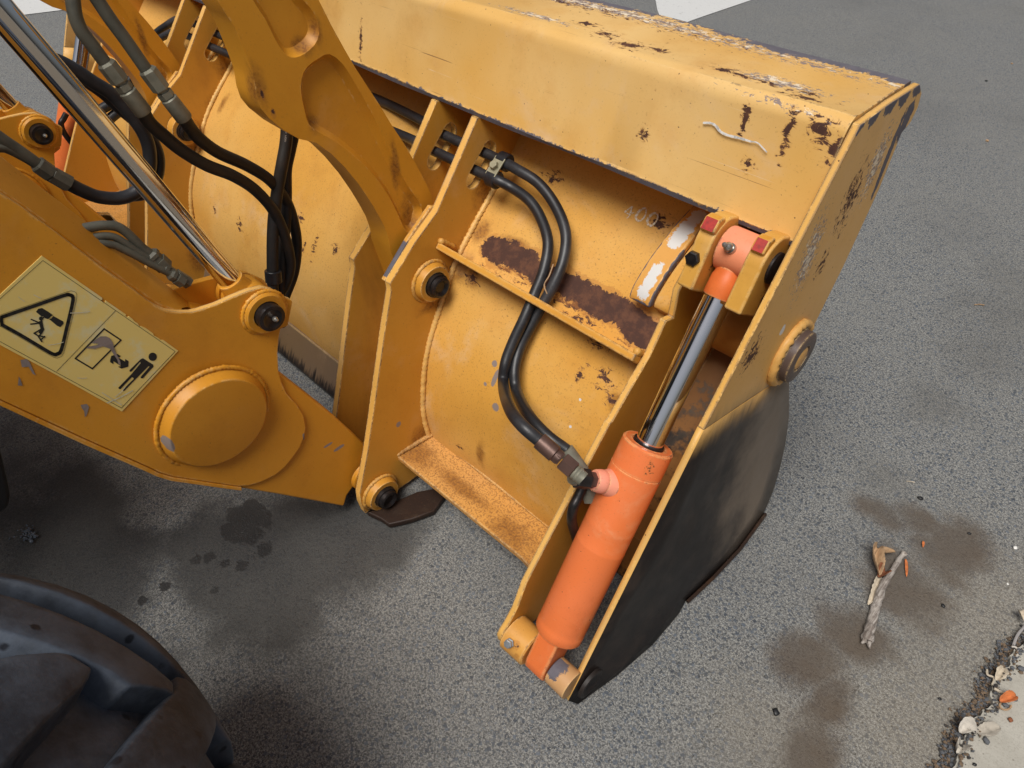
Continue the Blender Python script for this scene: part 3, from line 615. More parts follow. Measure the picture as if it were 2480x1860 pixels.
# ---- stiffener bar and shelf, right bay and mirrored left bay handled below
ends = []      # parts mirrored to the left end of the bucket
D = PX(1060, 585, XH)
def bar(x0, x1, l0, l1):
    o = (D.y, D.z); i = (.885, .532); t = Vector((0, -(i[1] - o[1]), (i[0] - o[0]))).normalized() * -.015
    if t.z > 0: t = -t
    v = []
    for xx, ln in ((x0, l0), (x1, l1)):
        for y, z in (o, i, (i[0] + t.y, i[1] + t.z), (o[0] + t.y, o[1] + t.z)): v.append(((lean(xx, z) if ln else xx), y, z))
    f = [(0, 1, 2, 3), (7, 6, 5, 4)] + [(j, (j + 1) % 4, (j + 1) % 4 + 4, j + 4) for j in range(4)]
    return obj('stiffener_bar', v, f, PLATE, bucket, bevel=.003)
bar(XH + .001, XC - .014, True, False); bar(XG - .02 + LX, XL + .16, True, True)
weld('weld_bead', [(lean(XH, D.z) + .006, D.y + .001, D.z + .004), (lean(XH, D.z) + .004, D.y + .04, D.z - .03)], .007, PLATE, bucket)
weld('weld_bead', [(XC - .018, D.y + .004, D.z + .002), (XC - .02, D.y + .05, D.z - .04)], .007, PLATE, bucket)
sp = [PX(1067, 1045, XH), PX(958, 1102, XH)]
zs = .118
fr = [PZ(*p, zs) for p in [(958, 1102), (1110, 1226), (1262, 1350), (1278, 1368), (1282, 1410)]]
shl = [Vector((lean(XH, zs) + .0, .736, zs))] + fr + [Vector((XC - .016, fr[-1].y + .002, zs)), Vector((XC - .016, .736, zs))]
prism('shelf', shl, (0, 0, -.014), SHELF, bucket, bevel=.0025)
weld('weld_bead', [(lean(XH, zs) + .01, .738 - .035, zs + .005), (XC - .03, .70, zs + .004)], .004, SHELF, bucket)
weld('weld_bead', [fr[0] + Vector((.004, 0, .004)), Vector((lean(XH, zs) + .006, .70, zs + .004))], .006, SHELF, bucket)
# left bay shelf with its rectangular cut-out
zl = .12; xa, xb = lean(XG - .02 + LX, zl), lean(XL + .17, zl)
HO = [PZ(*p, zl) for p in [(226, 514), (262, 514), (292, 546), (300, 570), (262, 560)]]
prism('shelf', [(xa, .70, zl), (xa, .50, zl), (xb, .50, zl), (xb, .70, zl)], (0, 0, -.012), SHELF, bucket, holes=[HO], bevel=0)

# ---- right end: end plate, cheek plate, clam side, clevis, cylinder. Built once, mirrored for the far end
endp_px = [(2085, 303), (2160, 248), (2229, 204), (2233, 225), (2224, 259), (2206, 296), (2184, 323), (2130, 457), (2045, 641), (1966, 800), (1925, 880), (1911, 905)]
eo = [PX(*p, XE, False) for p in endp_px] + [PX(x, y, XE, False) for x, y in ((1808, 972), (1704, 1043))]
end_plate = prism('end_plate', eo, (-.012, 0, 0), ENDP, bucket, bevel=.002, emat=PEDGE)
# clam side plate, bowed slightly outwards towards the ground
Rr = [PX(1704 + (1379 - 1704) * t, 1043 + (1693 - 1043) * t, XE, False) for t in [i / 13 for i in range(14)]]
Rr[-1] = PX(1376, 1697, XE, False)
def Oz(p, z): return PZ(p[0], p[1], z)
Oo = [PX(1911, 905, XE, False), PX(1911, 960, XE + .001, False), PX(1911, 1010, XE + .003, False), PX(1902, 1076, XE + .006, False), Oz((1890, 1130), .085), Oz((1873, 1188), .03), Oz((1850, 1243), .014), Oz((1787, 1329), .008), Oz((1724, 1396), .008), Oz((1661, 1455), .008), Oz((1645, 1485), .006), Oz((1581, 1561), .006), Oz((1492, 1638), .006), Oz((1400, 1705), .008)]
nc = 7; v = []; f = []
for i in range(14):
    for k in range(nc + 1):
        t = k / nc; p = Rr[i].lerp(Oo[i], t); v.append(p)
for i in range(13):
    for k in range(nc): a = i * (nc + 1) + k; f.append((a, a + 1, a + nc + 2, a + nc + 1))
clam = obj('clam_side_plate', v, f, ENDP, bucket, smooth=True, mats=[PEDGE])
sm = clam.modifiers.new('thick', 'SOLIDIFY'); sm.thickness = .012; sm.offset = -1; sm.material_offset = 1; sm.material_offset_rim = 1
clam['label'] = 'lower side plate worn to dark bare steel'
for p in clam.data.polygons:
    if p.normal.x < 0: clam.data.flip_normals(); break
strip = [p + Vector((.004, 0, .001)) for p in Oo[6:10]]
wear = tube('wear_strip', strip, .0042, bpy.data.materials['rusty shoe'], clam, seg=6)
# pin hole ring near the heel
hc = PX(1430, 1655, XE, False); hx = PZ(1430, 1655, .05)
lathe('pin_hole_ring', (hx.x - .004, hx.y, hx.z), (1, 0, 0), [(0, .034), (.007, .033), (.008, .027), (.002, .016), (.001, .012)], CLAM, clam)
# hinge boss (the washer) and the tube behind the rod
wc = PX(1908, 852, XE, False)
HB = paint('hinge boss', (.085, .055, .04), chips=1, stain=.3, scr=.5)
hb = lathe('hinge_boss', (XE - .001, wc.y, wc.z), (1, 0, 0), [(0, .062), (.010, .058), (.012, .052), (.027, .051), (.029, .048), (.029, .026), (.025, .024), (.024, .002)], HB, end_plate, seg=48)
weld('weld_bead', [(XE + .004, wc.y + .060 * math.cos(t), wc.z + .060 * math.sin(t)) for t in [i * 2 * math.pi / 40 for i in range(41)]], .0085, EDGE, end_plate)
lathe('hinge_core', (XE + .013, wc.y, wc.z), (1, 0, 0), [(0, .0225), (.0135, .0225), (.0145, .02), (.0145, .001)], EDGE, end_plate)
TUBE = paint('hinge tube', (.60, .27, .05), chips=1, stain=.8, scr=.3, rust=[(PX(1790, 770, -.4, False), .018), (PX(1640, 900, -.4, False), .02)])
tube('hinge_tube', [(XI - .001, wc.y + .005, wc.z), (XC + .001, wc.y + .005, wc.z)], .060, TUBE, bucket, seg=40)
lathe('tube_collar', (XC + .002, wc.y + .005, wc.z), (1, 0, 0), [(0, .068), (.014, .068), (.014, .060), (0, .06)], DARKST, bucket)
# cheek plate
ck = [PX(*p, XC, False) for p in [(1700, 600), (1690, 622), (1645, 706), (1632, 770), (1614, 778), (1575, 863), (1530, 940), (1484, 1021), (1478, 1026), (1392, 1189), (1320, 1327), (1276, 1412), (1253, 1475), (1232, 1515), (1221, 1532), (1214, 1546), (1216, 1557), (1228, 1566)]]
cks = [(p.y, p.z) for p in ck] + [(.60, .02), (.77, .03), (.81, .138), (.94, .298), (1.11, .468), (1.18, .618), (1.145, .785), (1.06, .80)]
cheek = prism('cheek_plate', [(XC, y, z) for y, z in cks], (-.014, 0, 0), PLATE, bucket, bevel=.0025, emat=PEDGE)
# dark back wall of the cylinder bay, black with grease and painted-in shade
# clevis ears
pc = PX(1792, 613, -.403, False)
axd = PX(1375, 1539, -.385, False) - pc; dn2 = Vector((0, axd.y, axd.z)).normalized(); bk = Vector((0, -dn2.z, dn2.y))
if bk.y > 0: bk = -bk      # towards the viewer (rear)
def ear(x0, x1, r):
    o = []
    for i in range(15):
        a = math.radians(-14 + 102 * i / 14)     # rounded nose round the pin
        o.append(pc + bk * r * math.cos(a) + dn2 * -r * math.sin(a) * 1.0)
    o = [pc + bk * (r * .90) + dn2 * (r * 1.62)] + o + [pc - dn2 * (r * 1.12) - bk * .035, pc - bk * .10 - dn2 * .02, pc - bk * .10 + dn2 * .09]
    o = [Vector((x0, p.y, p.z)) for p in o]
    return prism('clevis_ear', o, (x1 - x0, 0, 0), EARM, bucket, bevel=.004)
EARM = paint('ear yellow', (.60, .31, .055), flake=[(PX(1850, 590, -.35, False), (.03, .03, .02)), (PX(1720, 640, -.44, False), (.03, .02, .02)), (PX(1840, 720, -.35, False), (.02, .03, .03))], chips=.8, scr=.2, fade=.4, stain=.3, bare=[(pc - dn2 * .05 + Vector((.065, 0, 0)), (.004, .03, .012)), (pc + bk * .05 - dn2 * .03 + Vector((-.055, 0, 0)), (.02, .006, .006))])
e1 = ear(-.433, -.463, .049); e2 = ear(-.344, -.374, .050)
def red(x0, x1, parent):
    a0 = math.radians(40); a1 = math.radians(66); v = []
    for a in (a0, (a0 + a1) / 2, a1):
        for xx in (x0, x1): p = pc + bk * .0505 * math.cos(a) - dn2 * .0505 * math.sin(a); v.append((xx, p.y, p.z))
    obj('red_paint_mark', v, [(0, 1, 3, 2), (2, 3, 5, 4)], REDP, parent)
for x0, x1, e in ((-.4355, -.460, e1), (-.350, -.371, e2)):
    # a raised lug carries the red paint
    o = [pc + bk * .046 - dn2 * .012, pc + bk * .056 - dn2 * .016, pc + bk * .052 - dn2 * .036, pc + bk * .036 - dn2 * .044, pc + bk * .02 - dn2 * .03]
    prism('ear_lug', [Vector((x0 + .001, p.y, p.z)) for p in o], (x1 - x0 - .002, 0, 0), PLATE, e, bevel=.003)
    qv = [pc + bk * .0568 - dn2 * .0165, pc + bk * .0528 - dn2 * .0362]
    obj('red_paint_mark', [(x0 - .002, qv[0].y, qv[0].z), (x1 + .002, qv[0].y, qv[0].z), (x1 + .002, qv[1].y, qv[1].z), (x0 - .002, qv[1].y, qv[1].z)], [(0, 1, 2, 3)], REDP, e)
lathe('pin_end', (-.344, pc.y, pc.z), (1, 0, 0), [(0, .026), (.004, .026), (.0055, .023), (.0055, .001)], DARKST, e2)
hexv = PX(1700, 640, -.45, False)
bx = pc + bk * .040 + dn2 * .030; bx.x = -.452
bb = lathe('hex_bolt', bx, bk + dn2 * .25, [(0, .0075), (.004, .0075), (.004, .0125), (.013, .0125), (.0145, .010), (.0145, .001)], DARKST, e1, seg=6, smooth=False)

# ---- the clam cylinder
cyl = empty('clam_cylinder', (-.39, .48, .05), root)
cyl['label'] = 'orange hydraulic cylinder with chrome rod in the near end of the bucket'
pe = PX(1318, 1602, -.388, False)
axv = (pe - pc).normalized(); Lc = (pe - pc).length
tparam = lambda px, py: max(((PX(px, py, -.395, False) - pc).dot(axv)), 0)
t_rod0 = .075; t_gl = tparam(1589, 1071); t_bot = tparam(1375, 1539) - .046
eye = lathe('rod_eye', (-.431, pc.y, pc.z), (1, 0, 0), [(0, .033), (.002, .036), (.006, .037), (.049, .037), (.053, .036), (.055, .033), (.055, .02), (0, .02)], ORANGE2, cyl, closed=False)
lathe('rod_collar', pc + axv * .028, axv, [(0, .024), (.012, .025), (.016, .0265), (.046, .0272), (.049, .026), (.050, .023)], ORANGE, eye)
rod = lathe('piston_rod', pc + axv * .07, axv, [(0, .0245), (t_gl - .07 + .01, .0245)], CHROME, cyl, seg=64)
bar_ = lathe('barrel', pc + axv * t_gl, axv, [(.006, .0248), (.002, .0255), (.002, .0300), (.0005, .0305), (.0005, .0325), (.002, .033), (.0005, .0335), (0, .044), (.003, .0468), (.05, .0472), (.0505, .0466), (.053, .0466), (.0535, .0474), ((t_bot - t_gl) * .40, .0474), ((t_bot - t_gl) * .403, .0476), ((t_bot - t_gl) * .406, .0474), ((t_bot - t_gl) * .50, .0474), ((t_bot - t_gl) * .503, .0478), ((t_bot - t_gl) * .506, .0476), (t_bot - t_gl - .03, .0477), (t_bot - t_gl - .026, .0468), (t_bot - t_gl - .02, .0480), (t_bot - t_gl - .004, .0478), (t_bot - t_gl, .045), (t_bot - t_gl + .001, .001)], ORANGE, cyl, seg=56)
lathe('wiper_ring', pc + axv * (t_gl - .003), axv, [(0, .0247), (0, .0280), (.004, .0285), (.008, .0285)], DARKST, bar_)
# base lug
sdv = Vector((-1, 0, 0)); nb = axv.cross(sdv).normalized()
lug = []
Ls = Lc - t_bot
for t, w in ((-.02, .036), (.0, .036), (.02, .033), (Ls - .0, .031), (Ls + .018, .025), (Ls + .027, .014), (Ls + .030, 0)): lug.append((t, w))
o = [pc + axv * (t_bot + t) + nb * w for t, w in lug] + [pc + axv * (t_bot + t) - nb * w for t, w in reversed(lug[:-1])]
lg = prism('base_lug', [Vector((p.x - (p.x - (-.366)), p.y, p.z)) for p in o], (-.048, 0, 0), ORANGE, cyl, bevel=.005)
pb = pc + axv * (Lc - .003)
lathe('pin_tube', (XC + .001, pb.y, pb.z), (1, 0, 0), [(0, .039), (.053, .038), (.056, .034)], paint('chipped boss', (.62, .30, .06), chips=1.3, stain=.3, rust=[(Vector((-.44, pb.y - .02, pb.z + .02)), .015), (Vector((-.43, pb.y - .03, pb.z + .01)), .01)], rust_amp=1.0, nsc=120), bucket)
lathe('pin_tube', (-.364, pb.y, pb.z), (1, 0, 0), [(0, .026), (.002, .029), (.048, .030)], paint('dusty boss', (.50, .27, .10), chips=1.6, stain=.6, bare=[(Vector((-.36, pb.y, pb.z + .02)), .025)], bare_amp=1.2), bucket)
hb2 = PX(1262, 1562, XC + .02, False)
lathe('hex_bolt', Vector((XC + .022, pb.y - .031, pb.z + .026)), (0.1, -.75, .65), [(0, .006), (.002, .010), (.004, .010), (.004, .0085), (.012, .0085), (.013, .007), (.013, .001)], simple('bright zinc', (.42, .45, .48), .4, .7), bucket, seg=6, smooth=False)
# grease nipple on the eye
gd = (bk * .95 + Vector((-.28, 0, 0)) - dn2 * .15).normalized(); gp = Vector((-.405, pc.y, pc.z)) + bk * .035 - dn2 * .004
NIP = simple('nipple steel', (.5, .48, .44), .3, .85)
gn = lathe('grease_nipple', gp, gd, [(0, .0085), (.005, .0085), (.005, .006), (.007, .006), (.010, .0078), (.013, .0075), (.016, .005), (.018, .0035), (.021, .0045), (.024, .003), (.0245, .001)], NIP, eye, seg=20)
# port boss and fittings at the top of the barrel
pp0 = pc + axv * (t_gl + .088)
pt = PX(1432, 1120, -.43, False)
pd = (PX(1455, 1138, -.43, False) - pp0); pd = (pd - axv * pd.dot(axv)).normalized()
pbs = lathe('port_boss', pp0 + pd * .038, pd, [(0, .027), (.010, .024), (.018, .0205), (.022, .0215), (.026, .0212), (.036, .0195), (.038, .018), (.038, .003)], ORANGE2, cyl)
NUT = simple('dark nut', (.07, .068, .07), .38, .75, scale=60)
e0 = pp0 + pd * .074
lathe('hex_nut', e0, pd, [(0, .0145), (.012, .0145), (.0135, .0125)], CRIMP, pbs, seg=6, smooth=False)
lathe('hex_nut', e0 + pd * .013, pd, [(0, .017), (.002, .0185), (.026, .0185), (.028, .016)], NUT, pbs, seg=6, smooth=False)
tee = e0 + pd * .032
lathe('elbow', tee - Vector((0, 0, .0)) - pd * .002, pd, [(0, .013), (.012, .015), (.02, .012)], ZINC, pbs)
# second elbow block underneath with its bent steel pipe
e3 = PX(1427, 1190, -.452, False)
lathe('elbow_block', e3 + Vector((-.006, .0, .022)), Vector((.45, -.1, -.8)), [(0, .014), (.012, .018), (.036, .018), (.038, .014)], ZINC, pbs, seg=6, smooth=False)
lathe('elbow_block', e3 + Vector((-.006, .012, .004)), Vector((.95, -.25, -.3)), [(0, .012), (.004, .016), (.042, .016), (.044, .012)], ZINC, pbs, seg=6, smooth=False)
ppx = [(1412, 1178, -.455), (1400, 1205, -.452), (1388, 1230, -.45), (1385, 1262, -.448), (1395, 1300, -.445), (1405, 1345, -.44)]
tube('steel_pipe', crv([PX(a, b, c, False) for a, b, c in ppx], 6), .0095, DARKST, cyl, seg=16)

# ---- gauge strip (curved bar with white paint) and its web
RE = [(1737, 512), (1712, 538), (1690, 562), (1668, 590), (1648, 617), (1630, 641), (1613, 666), (1597, 692), (1583, 716), (1575, 735), (1572, 748)]
gs = [PX(a, b, -.530, False) for a, b in RE]
def offs(pts, d):
    out = []
    for i, p in enumerate(pts):
        t = (pts[min(i + 1, len(pts) - 1)] - pts[max(i - 1, 0)]).normalized(); n = Vector((0, t.z, -t.y))
        if n.y < 0: n = -n
        out.append(p + n * d)
    return out
gi = offs(gs, .016)
GAUGE = paint('gauge strip', (.62, .30, .06), white=[(p + Vector((-.024, 0, 0)), (.014, .022, .022)) for p in gs[1:4]] + [(p + Vector((-.022, 0, 0)), (.011, .020, .020)) for p in gs[6:9]], bare=[(p + Vector((-.047, 0, 0)), (.0035, .015, .015)) for p in gs] + [(p, (.0035, .015, .015)) for p in gs[4:]] + [(gs[-1] + Vector((-.02, 0, 0)), (.022, .007, .007))], bare_amp=.9, white_amp=1.6, chips=.6, stain=.4)
prism('gauge_strip', gs + list(reversed(gi)), (-.047, 0, 0), GAUGE, bucket, bevel=.004)
wi = offs(gs, .012); wo = [Vector((p.x, p.y + .05, p.z - .05)) for p in (wi[-1], wi[0])]
prism('gauge_web', [Vector((-.5295, p.y, p.z)) for p in wi] + [Vector((-.5295, p.y, p.z)) for p in wo], (.0535 - .0, 0, 0), SHEET, bucket, bevel=.003)

# ---- "400" in chalk, white squiggle, written where they stand
def ribbon(name, px, w, fn, mat, parent, n=5):
    c = crv([Vector((a, b, 0)) for a, b in px], n) if len(px) > 2 else [Vector((px[0][0], px[0][1], 0)), Vector((px[1][0], px[1][1], 0))]
    v = []; f = []; m = len(c)
    for i, p in enumerate(c):
        t = (c[min(i + 1, m - 1)] - c[max(i - 1, 0)]).normalized(); u = i / (m - 1)
        ww = w * (.55 + .45 * math.sin(math.pi * min(1, u * 1.2 + .1))) * random.uniform(.75, 1.2) / 2
        v += [fn(p.x - t.y * ww, p.y + t.x * ww), fn(p.x + t.y * ww, p.y - t.x * ww)]
    for i in range(m - 1): f.append((2 * i, 2 * i + 1, 2 * i + 3, 2 * i + 2))
    return obj(name, v, f, mat, parent)
z4 = lambda pts: [(1500 + a / 15.8, 500 + b / 15.8) for a, b in pts]
fs = lambda a, b: on_sheet(a, b, .0012) + Vector((0, .0015, 0))
ribbon('chalk_numeral', z4([(480, 0), (420, 50), (340, 120), (200, 215), (280, 270), (360, 300), (460, 270), (560, 245)]), 3.8, fs, CHALK, bucket)
ribbon('chalk_numeral', z4([(490, 10), (430, 170), (390, 300), (330, 400), (260, 460)]), 4, fs, CHALK, bucket)
ribbon('chalk_numeral', z4([(1010, 80), (900, 90), (760, 180), (650, 320), (610, 430), (680, 540), (780, 550), (920, 440), (990, 290), (1010, 130)]), 6, fs, CHALK, bucket)
ribbon('chalk_numeral', z4([(1400, 250), (1260, 290), (1130, 400), (1050, 550), (1080, 690), (1200, 740), (1340, 640), (1440, 480), (1450, 350), (1390, 280)]), 6, fs, CHALK, bucket)
sq = [(1200 + a / 2.011, b / 2.011) for a, b in [(1010, 598), (1050, 600), (1075, 615), (1095, 640), (1130, 658), (1190, 673), (1240, 688), (1275, 695), (1300, 718), (1322, 742)]]
ribbon('paint_squiggle', sq, 7, lambda a, b: mb(a, b, .0035), WHT, bucket, n=6)

# ---- mirror the right end to the far left end
def mirror(o, parent, xc=XMID):
    c = o.copy(); 
    if o.data:
        c.data = o.data.copy(); off = WO[o.name]
        for vt in c.data.vertices:
            w = vt.co + off; w.x = 2 * xc - w.x; w.x += SH * (ZR - w.z); vt.co = w
        c.data.flip_normals(); WO[c.name] = Vector((0, 0, 0))
    else:
        w = Vector(WO[o.name]); w.x = 2 * xc - w.x; WO[c.name] = w
    COL.objects.link(c); c.parent = parent; c.location = WO[c.name] - WO[parent.name]
    if 'label' in c: del c['label']
    for ch in [q_ for q_ in bpy.data.objects if q_.parent == o and not q_.name.startswith('port_boss')]: mirror(ch, c, xc)
    return c
for o_ in [end_plate, clam, cheek, e1, e2]: mirror(o_, bucket)
cyl2 = mirror(cyl, root)
cyl2['label'] = 'orange hydraulic cylinder in the far end of the bucket, mostly hidden'
tube('hinge_tube', [(XL + .02, wc.y + .005, wc.z), (XL + .15, wc.y + .005, wc.z)], .060, TUBE, bucket, seg=32)
#MARK2
# ================================================================== loader arm (near), then copied to the far side
DA = Vector((LX, 0, 0))
side_px = [(-260, 300), (0, 467), (51, 500), (120, 551), (253, 652), (325, 702), (355, 726), (380, 742), (405, 753), (434, 757), (463, 757), (481, 753), (524, 739), (564, 721), (600, 706), (636, 697), (662, 702), (680, 717), (705, 726), (709, 731), (703, 762), (698, 789), (680, 797), (676, 815), (673, 854), (675, 898), (683, 927), (694, 952), (720, 981), (736, 1006), (741, 1035), (738, 1055), (726, 1085), (708, 1110), (690, 1132), (667, 1151), (635, 1167), (602, 1177), (575, 1178), (500, 1167), (419, 1155), (386, 1145), (358, 1131), (203, 1062), (0, 968), (-260, 848)]
sp3 = [PX(*p, XA) for p in side_px]
arm = prism('loader_arm', sp3, (-.014, 0, 0), ARM, root, bevel=.0022, emat=PEDGE)
# body behind the side plate (its bottom flange shows as a darker strip)
low = [PX(*p, XA - .014) for p in [(-260, 400), (0, 560), (200, 690), (380, 800), (520, 830), (600, 820), (640, 860), (640, 1000), (660, 1060), (620, 1130), (560, 1160), (419, 1142), (358, 1122), (0, 962), (-260, 844)]]
prism('arm_box', low, (-.10, 0, 0), ARM, arm, bevel=.002)
fl = [PX(*p, XA + .002) for p in [(-260, 850), (0, 970), (203, 1064), (358, 1133), (386, 1147), (419, 1157), (575, 1180), (586, 1181), (586, 1189), (575, 1188), (416, 1166), (380, 1155), (352, 1142), (200, 1076), (0, 983), (-260, 864)]]
prism('bottom_flange', fl, (-.11, 0, 0), ARM, arm, bevel=.0015)
# rounded top cover
ne = [(-260, 288), (0, 456), (51, 489), (120, 540), (253, 641), (325, 691), (380, 731), (434, 750)]
fe = [(-260, 186), (0, 377), (51, 417), (120, 470), (253, 571), (325, 627), (380, 671), (483, 752)]
rows = []
for (a, b) in zip(ne, fe):
    p0, p1 = PX(*a, XA - .013), PX(*b, XA - .104); mid = p0.lerp(p1, .5)
    n_ = Vector((.0, -.3, .8)).normalized()
    rows.append([p0 + Vector((0, 0, -.02)), p0 + Vector((0, 0, -.003)), p0.lerp(p1, .25) + n_ * .006, mid + n_ * .009, p0.lerp(p1, .75) + n_ * .006, p1, p1 + Vector((-.002, 0, -.02)), p1 + Vector((-.004, .0, -.14))])
v = [p for r in rows for p in r]; k = 8; f = [(i * k + j, i * k + j + 1, (i + 1) * k + j + 1, (i + 1) * k + j) for i in range(len(rows) - 1) for j in range(k - 1)]
obj('top_cover', v, f, ARM, arm, smooth=True, auto=50)
# nose
ns = [PX(*p, XA - .008) for p in [(640, 870), (677, 903), (740, 952), (810, 1007), (850, 1043), (887, 1078), (885, 1098), (880, 1116), (871, 1151), (858, 1178), (842, 1200), (834, 1228), (753, 1213), (670, 1198), (586, 1184), (560, 1160), (600, 1000)]]
prism('arm_nose', ns, (-.062, 0, 0), ARM, arm, bevel=.006)
nb_ = PX(884, 1150, XA - .004)
lathe('nose_boss', (nb_.x, nb_.y, nb_.z), (1, 0, 0), [(0, .040), (.010, .038), (.012, .034), (.012, .001)], ARM, arm)
# big round disc
dpts = [PX(*p, XA + .022) for p in [(415, 1053), (653, 984), (569, 925), (488, 1142)]]
dc = sum(dpts, Vector()) / 4; dr = ((dpts[0] - dpts[1]).length + (dpts[2] - dpts[3]).length) / 4
xb_ = lean(XA, dc.z)
lathe('round_boss', (xb_, dc.y, dc.z), (1, 0, 0), [(0, dr + .014), (.005, dr + .010), (.0115, dr + .006), (.018, dr + .0022), (.0222, dr + .0008), (.0236, dr - .0008), (.0238, dr - .002), (.0238, .001)], ARM, arm, seg=72)
ring_weld(dc, xb_ + .001, dr + .014, .0045, ARM, arm); ring_weld(PX(640, 756, XA), lean(XA, PX(640, 756, XA).z) + .001, .043, .004, ARM, arm)
# second raised rim following the end of the side plate
# lugs, pin
lp = PX(640, 756, XA)
lathe('pin_boss', (lean(XA, lp.z) - .001, lp.y, lp.z), (1, 0, 0), [(0, .043), (.008, .042), (.012, .038), (.012, .027), (0, .027)], ARM, arm)
lathe('pivot_pin', (lean(XA, lp.z), lp.y, lp.z), (1, 0, 0), [(-.135, .023), (.014, .0255), (.024, .0265), (.029, .0255), (.030, .019), (.028, .016), (.028, .001)], DARKST, arm)
gn2 = lathe('grease_nipple', (lean(XA, lp.z) + .028, lp.y + .004, lp.z - .002), (1, 0, 0), [(0, .005), (.003, .005), (.004, .003), (.008, .0035), (.010, .001)], NIP, arm, seg=12)
flp = [PX(*p, XA - .105) for p in [(380, 724), (415, 702), (470, 686), (515, 674), (560, 664), (600, 662), (640, 680), (668, 720), (660, 770), (600, 830), (480, 850), (380, 800)]]
prism('lug_plate', flp, (-.014, 0, 0), ARM, arm, bevel=.002)
lathe('pin_boss', (lean(XA, lp.z) - .092, lp.y, lp.z), (-1, 0, 0), [(0, .04), (.012, .04), (.012, .02), (0, .02)], ARM, arm)
# floor of the lug box
fb = [PX(*p, XA - .015) for p in [(470, 775), (640, 800), (640, 812), (470, 790)]]
prism('lug_floor', fb, (-.09, 0, 0), ARM, arm, bevel=0)
for o_ in [q for q in list(bpy.data.objects) if q == arm]:
    arm2 = copy_tree(arm, root, DA)
    arm2['label'] = 'far loader arm seen behind the near one'

# ------------------------------------------------------------------ warning decal on the near arm
DEC = MB('decal print'); DEC = DEC.done(DEC.mix(DEC.ss(DEC.noise(24, 6, .7), .5, .68), (.74, .55, .17), (.68, .58, .30)), .42, DEC.noise(200, 2), .08, .0005)
d4 = lambda pts: [(a / 4.045, 600 + b / 4.045) for a, b in pts]
lay = lambda off: (lambda a, b: PX(a, b, XA + off))
def poly_px(acc, pts, off, mi, smooth=False):
    P_ = [PX(a, b, XA + off) for a, b in pts]
    tri = tessellate_polygon([P_]); acc.add(P_, [tuple(t) for t in tri], mi)
def line_px(acc, pts, w, off, mi, closed=False):
    n = len(pts); m = n if closed else n - 1
    for i in range(m):
        a = Vector(pts[i]); b = Vector(pts[(i + 1) % n]); t = (b - a).normalized(); s_ = Vector((-t.y, t.x)) * w / 2
        a2 = a - t * w * .35; b2 = b + t * w * .35
        P_ = [PX(*(a2 + s_), XA + off), PX(*(b2 + s_), XA + off), PX(*(b2 - s_), XA + off), PX(*(a2 - s_), XA + off)]
        acc.add(P_, [(0, 1, 2, 3)], mi)
ac = Acc()
tornedge = [(410, 80), (1000, 490), (1003, 508), (985, 512), (1025, 545), (1035, 518), (1235, 655), (1228, 672), (1250, 680), (1265, 672), (1300, 700), (1318, 722), (1350, 742), (1368, 772), (1385, 768), (1430, 790), (1500, 840), (1508, 862), (1530, 872), (1560, 890), (1572, 905), (1600, 905), (1745, 1010)]
outl = d4(tornedge + [(1195, 1605), (850, 1412), (560, 1250), (280, 1100), (250, 1085), (100, 1005), (-300, 790), (-330, 770)])
v, f = prism_data([PX(a, b, XA + .0012) for a, b in outl], (-.0011, 0, 0))
ac.add(v, f, 0)
line_px(ac, d4([(420, 125), (1716, 1016), (1190, 1570), (-290, 760)]), 1.1, .0016, 1, True)
line_px(ac, d4([(1130, 620), (556, 1210)]), 1.1, .0016, 1)
tri_c = [(-5, 720), (670, 468), (715, 500), (565, 1030), (540, 1050)]
tri = crv([Vector((a, b, 0)) for a, b in [(20, 755), (15, 690), (60, 665), (350, 565), (620, 470), (680, 462), (715, 490), (700, 590), (650, 800), (600, 1000), (560, 1040), (515, 1040), (400, 975), (200, 855), (20, 755)]], 3)
line_px(ac, d4([(p.x, p.y) for p in tri]), 8.5, .0018, 1)
tri2 = [((p.x - 400) * 1.12 + 400, (p.y - 760) * 1.12 + 760) for p in tri]
line_px(ac, d4([(p[0], p[1]) for p in tri2]), .8, .0016, 1)
# falling load and struck figure
poly_px(ac, d4([(352, 628), (375, 598), (412, 590), (470, 625), (520, 660), (500, 672), (484, 690), (470, 700), (440, 690), (430, 675), (405, 672)]), .0016, 1)
poly_px(ac, d4([(482, 700), (505, 690), (522, 668), (620, 722), (622, 745), (590, 778), (560, 765)]), .0016, 1)
circ = lambda cx, cy, r, n=14: [(cx + r * math.cos(2 * math.pi * i / n), cy + r * math.sin(2 * math.pi * i / n)) for i in range(n)]
poly_px(ac, d4(circ(402, 694, 21)), .0017, 1)
line_px(ac, d4([(420, 690), (440, 672)]), 3, .0017, 1)
line_px(ac, d4([(305, 702), (385, 735)]), 3.2, .0017, 1); line_px(ac, d4([(300, 748), (385, 738)]), 3.2, .0017, 1)
poly_px(ac, d4([(380, 720), (415, 712), (422, 760), (434, 800), (425, 822), (392, 845), (378, 830), (396, 790), (384, 750)]), .0016, 1)
line_px(ac, d4([(400, 800), (335, 838), (372, 862), (410, 920)]), 3.6, .0018, 1); line_px(ac, d4([(412, 830), (385, 862), (438, 875)]), 3.4, .0018, 1)
line_px(ac, d4([(395, 905), (438, 868)]), 3, .0019, 1)
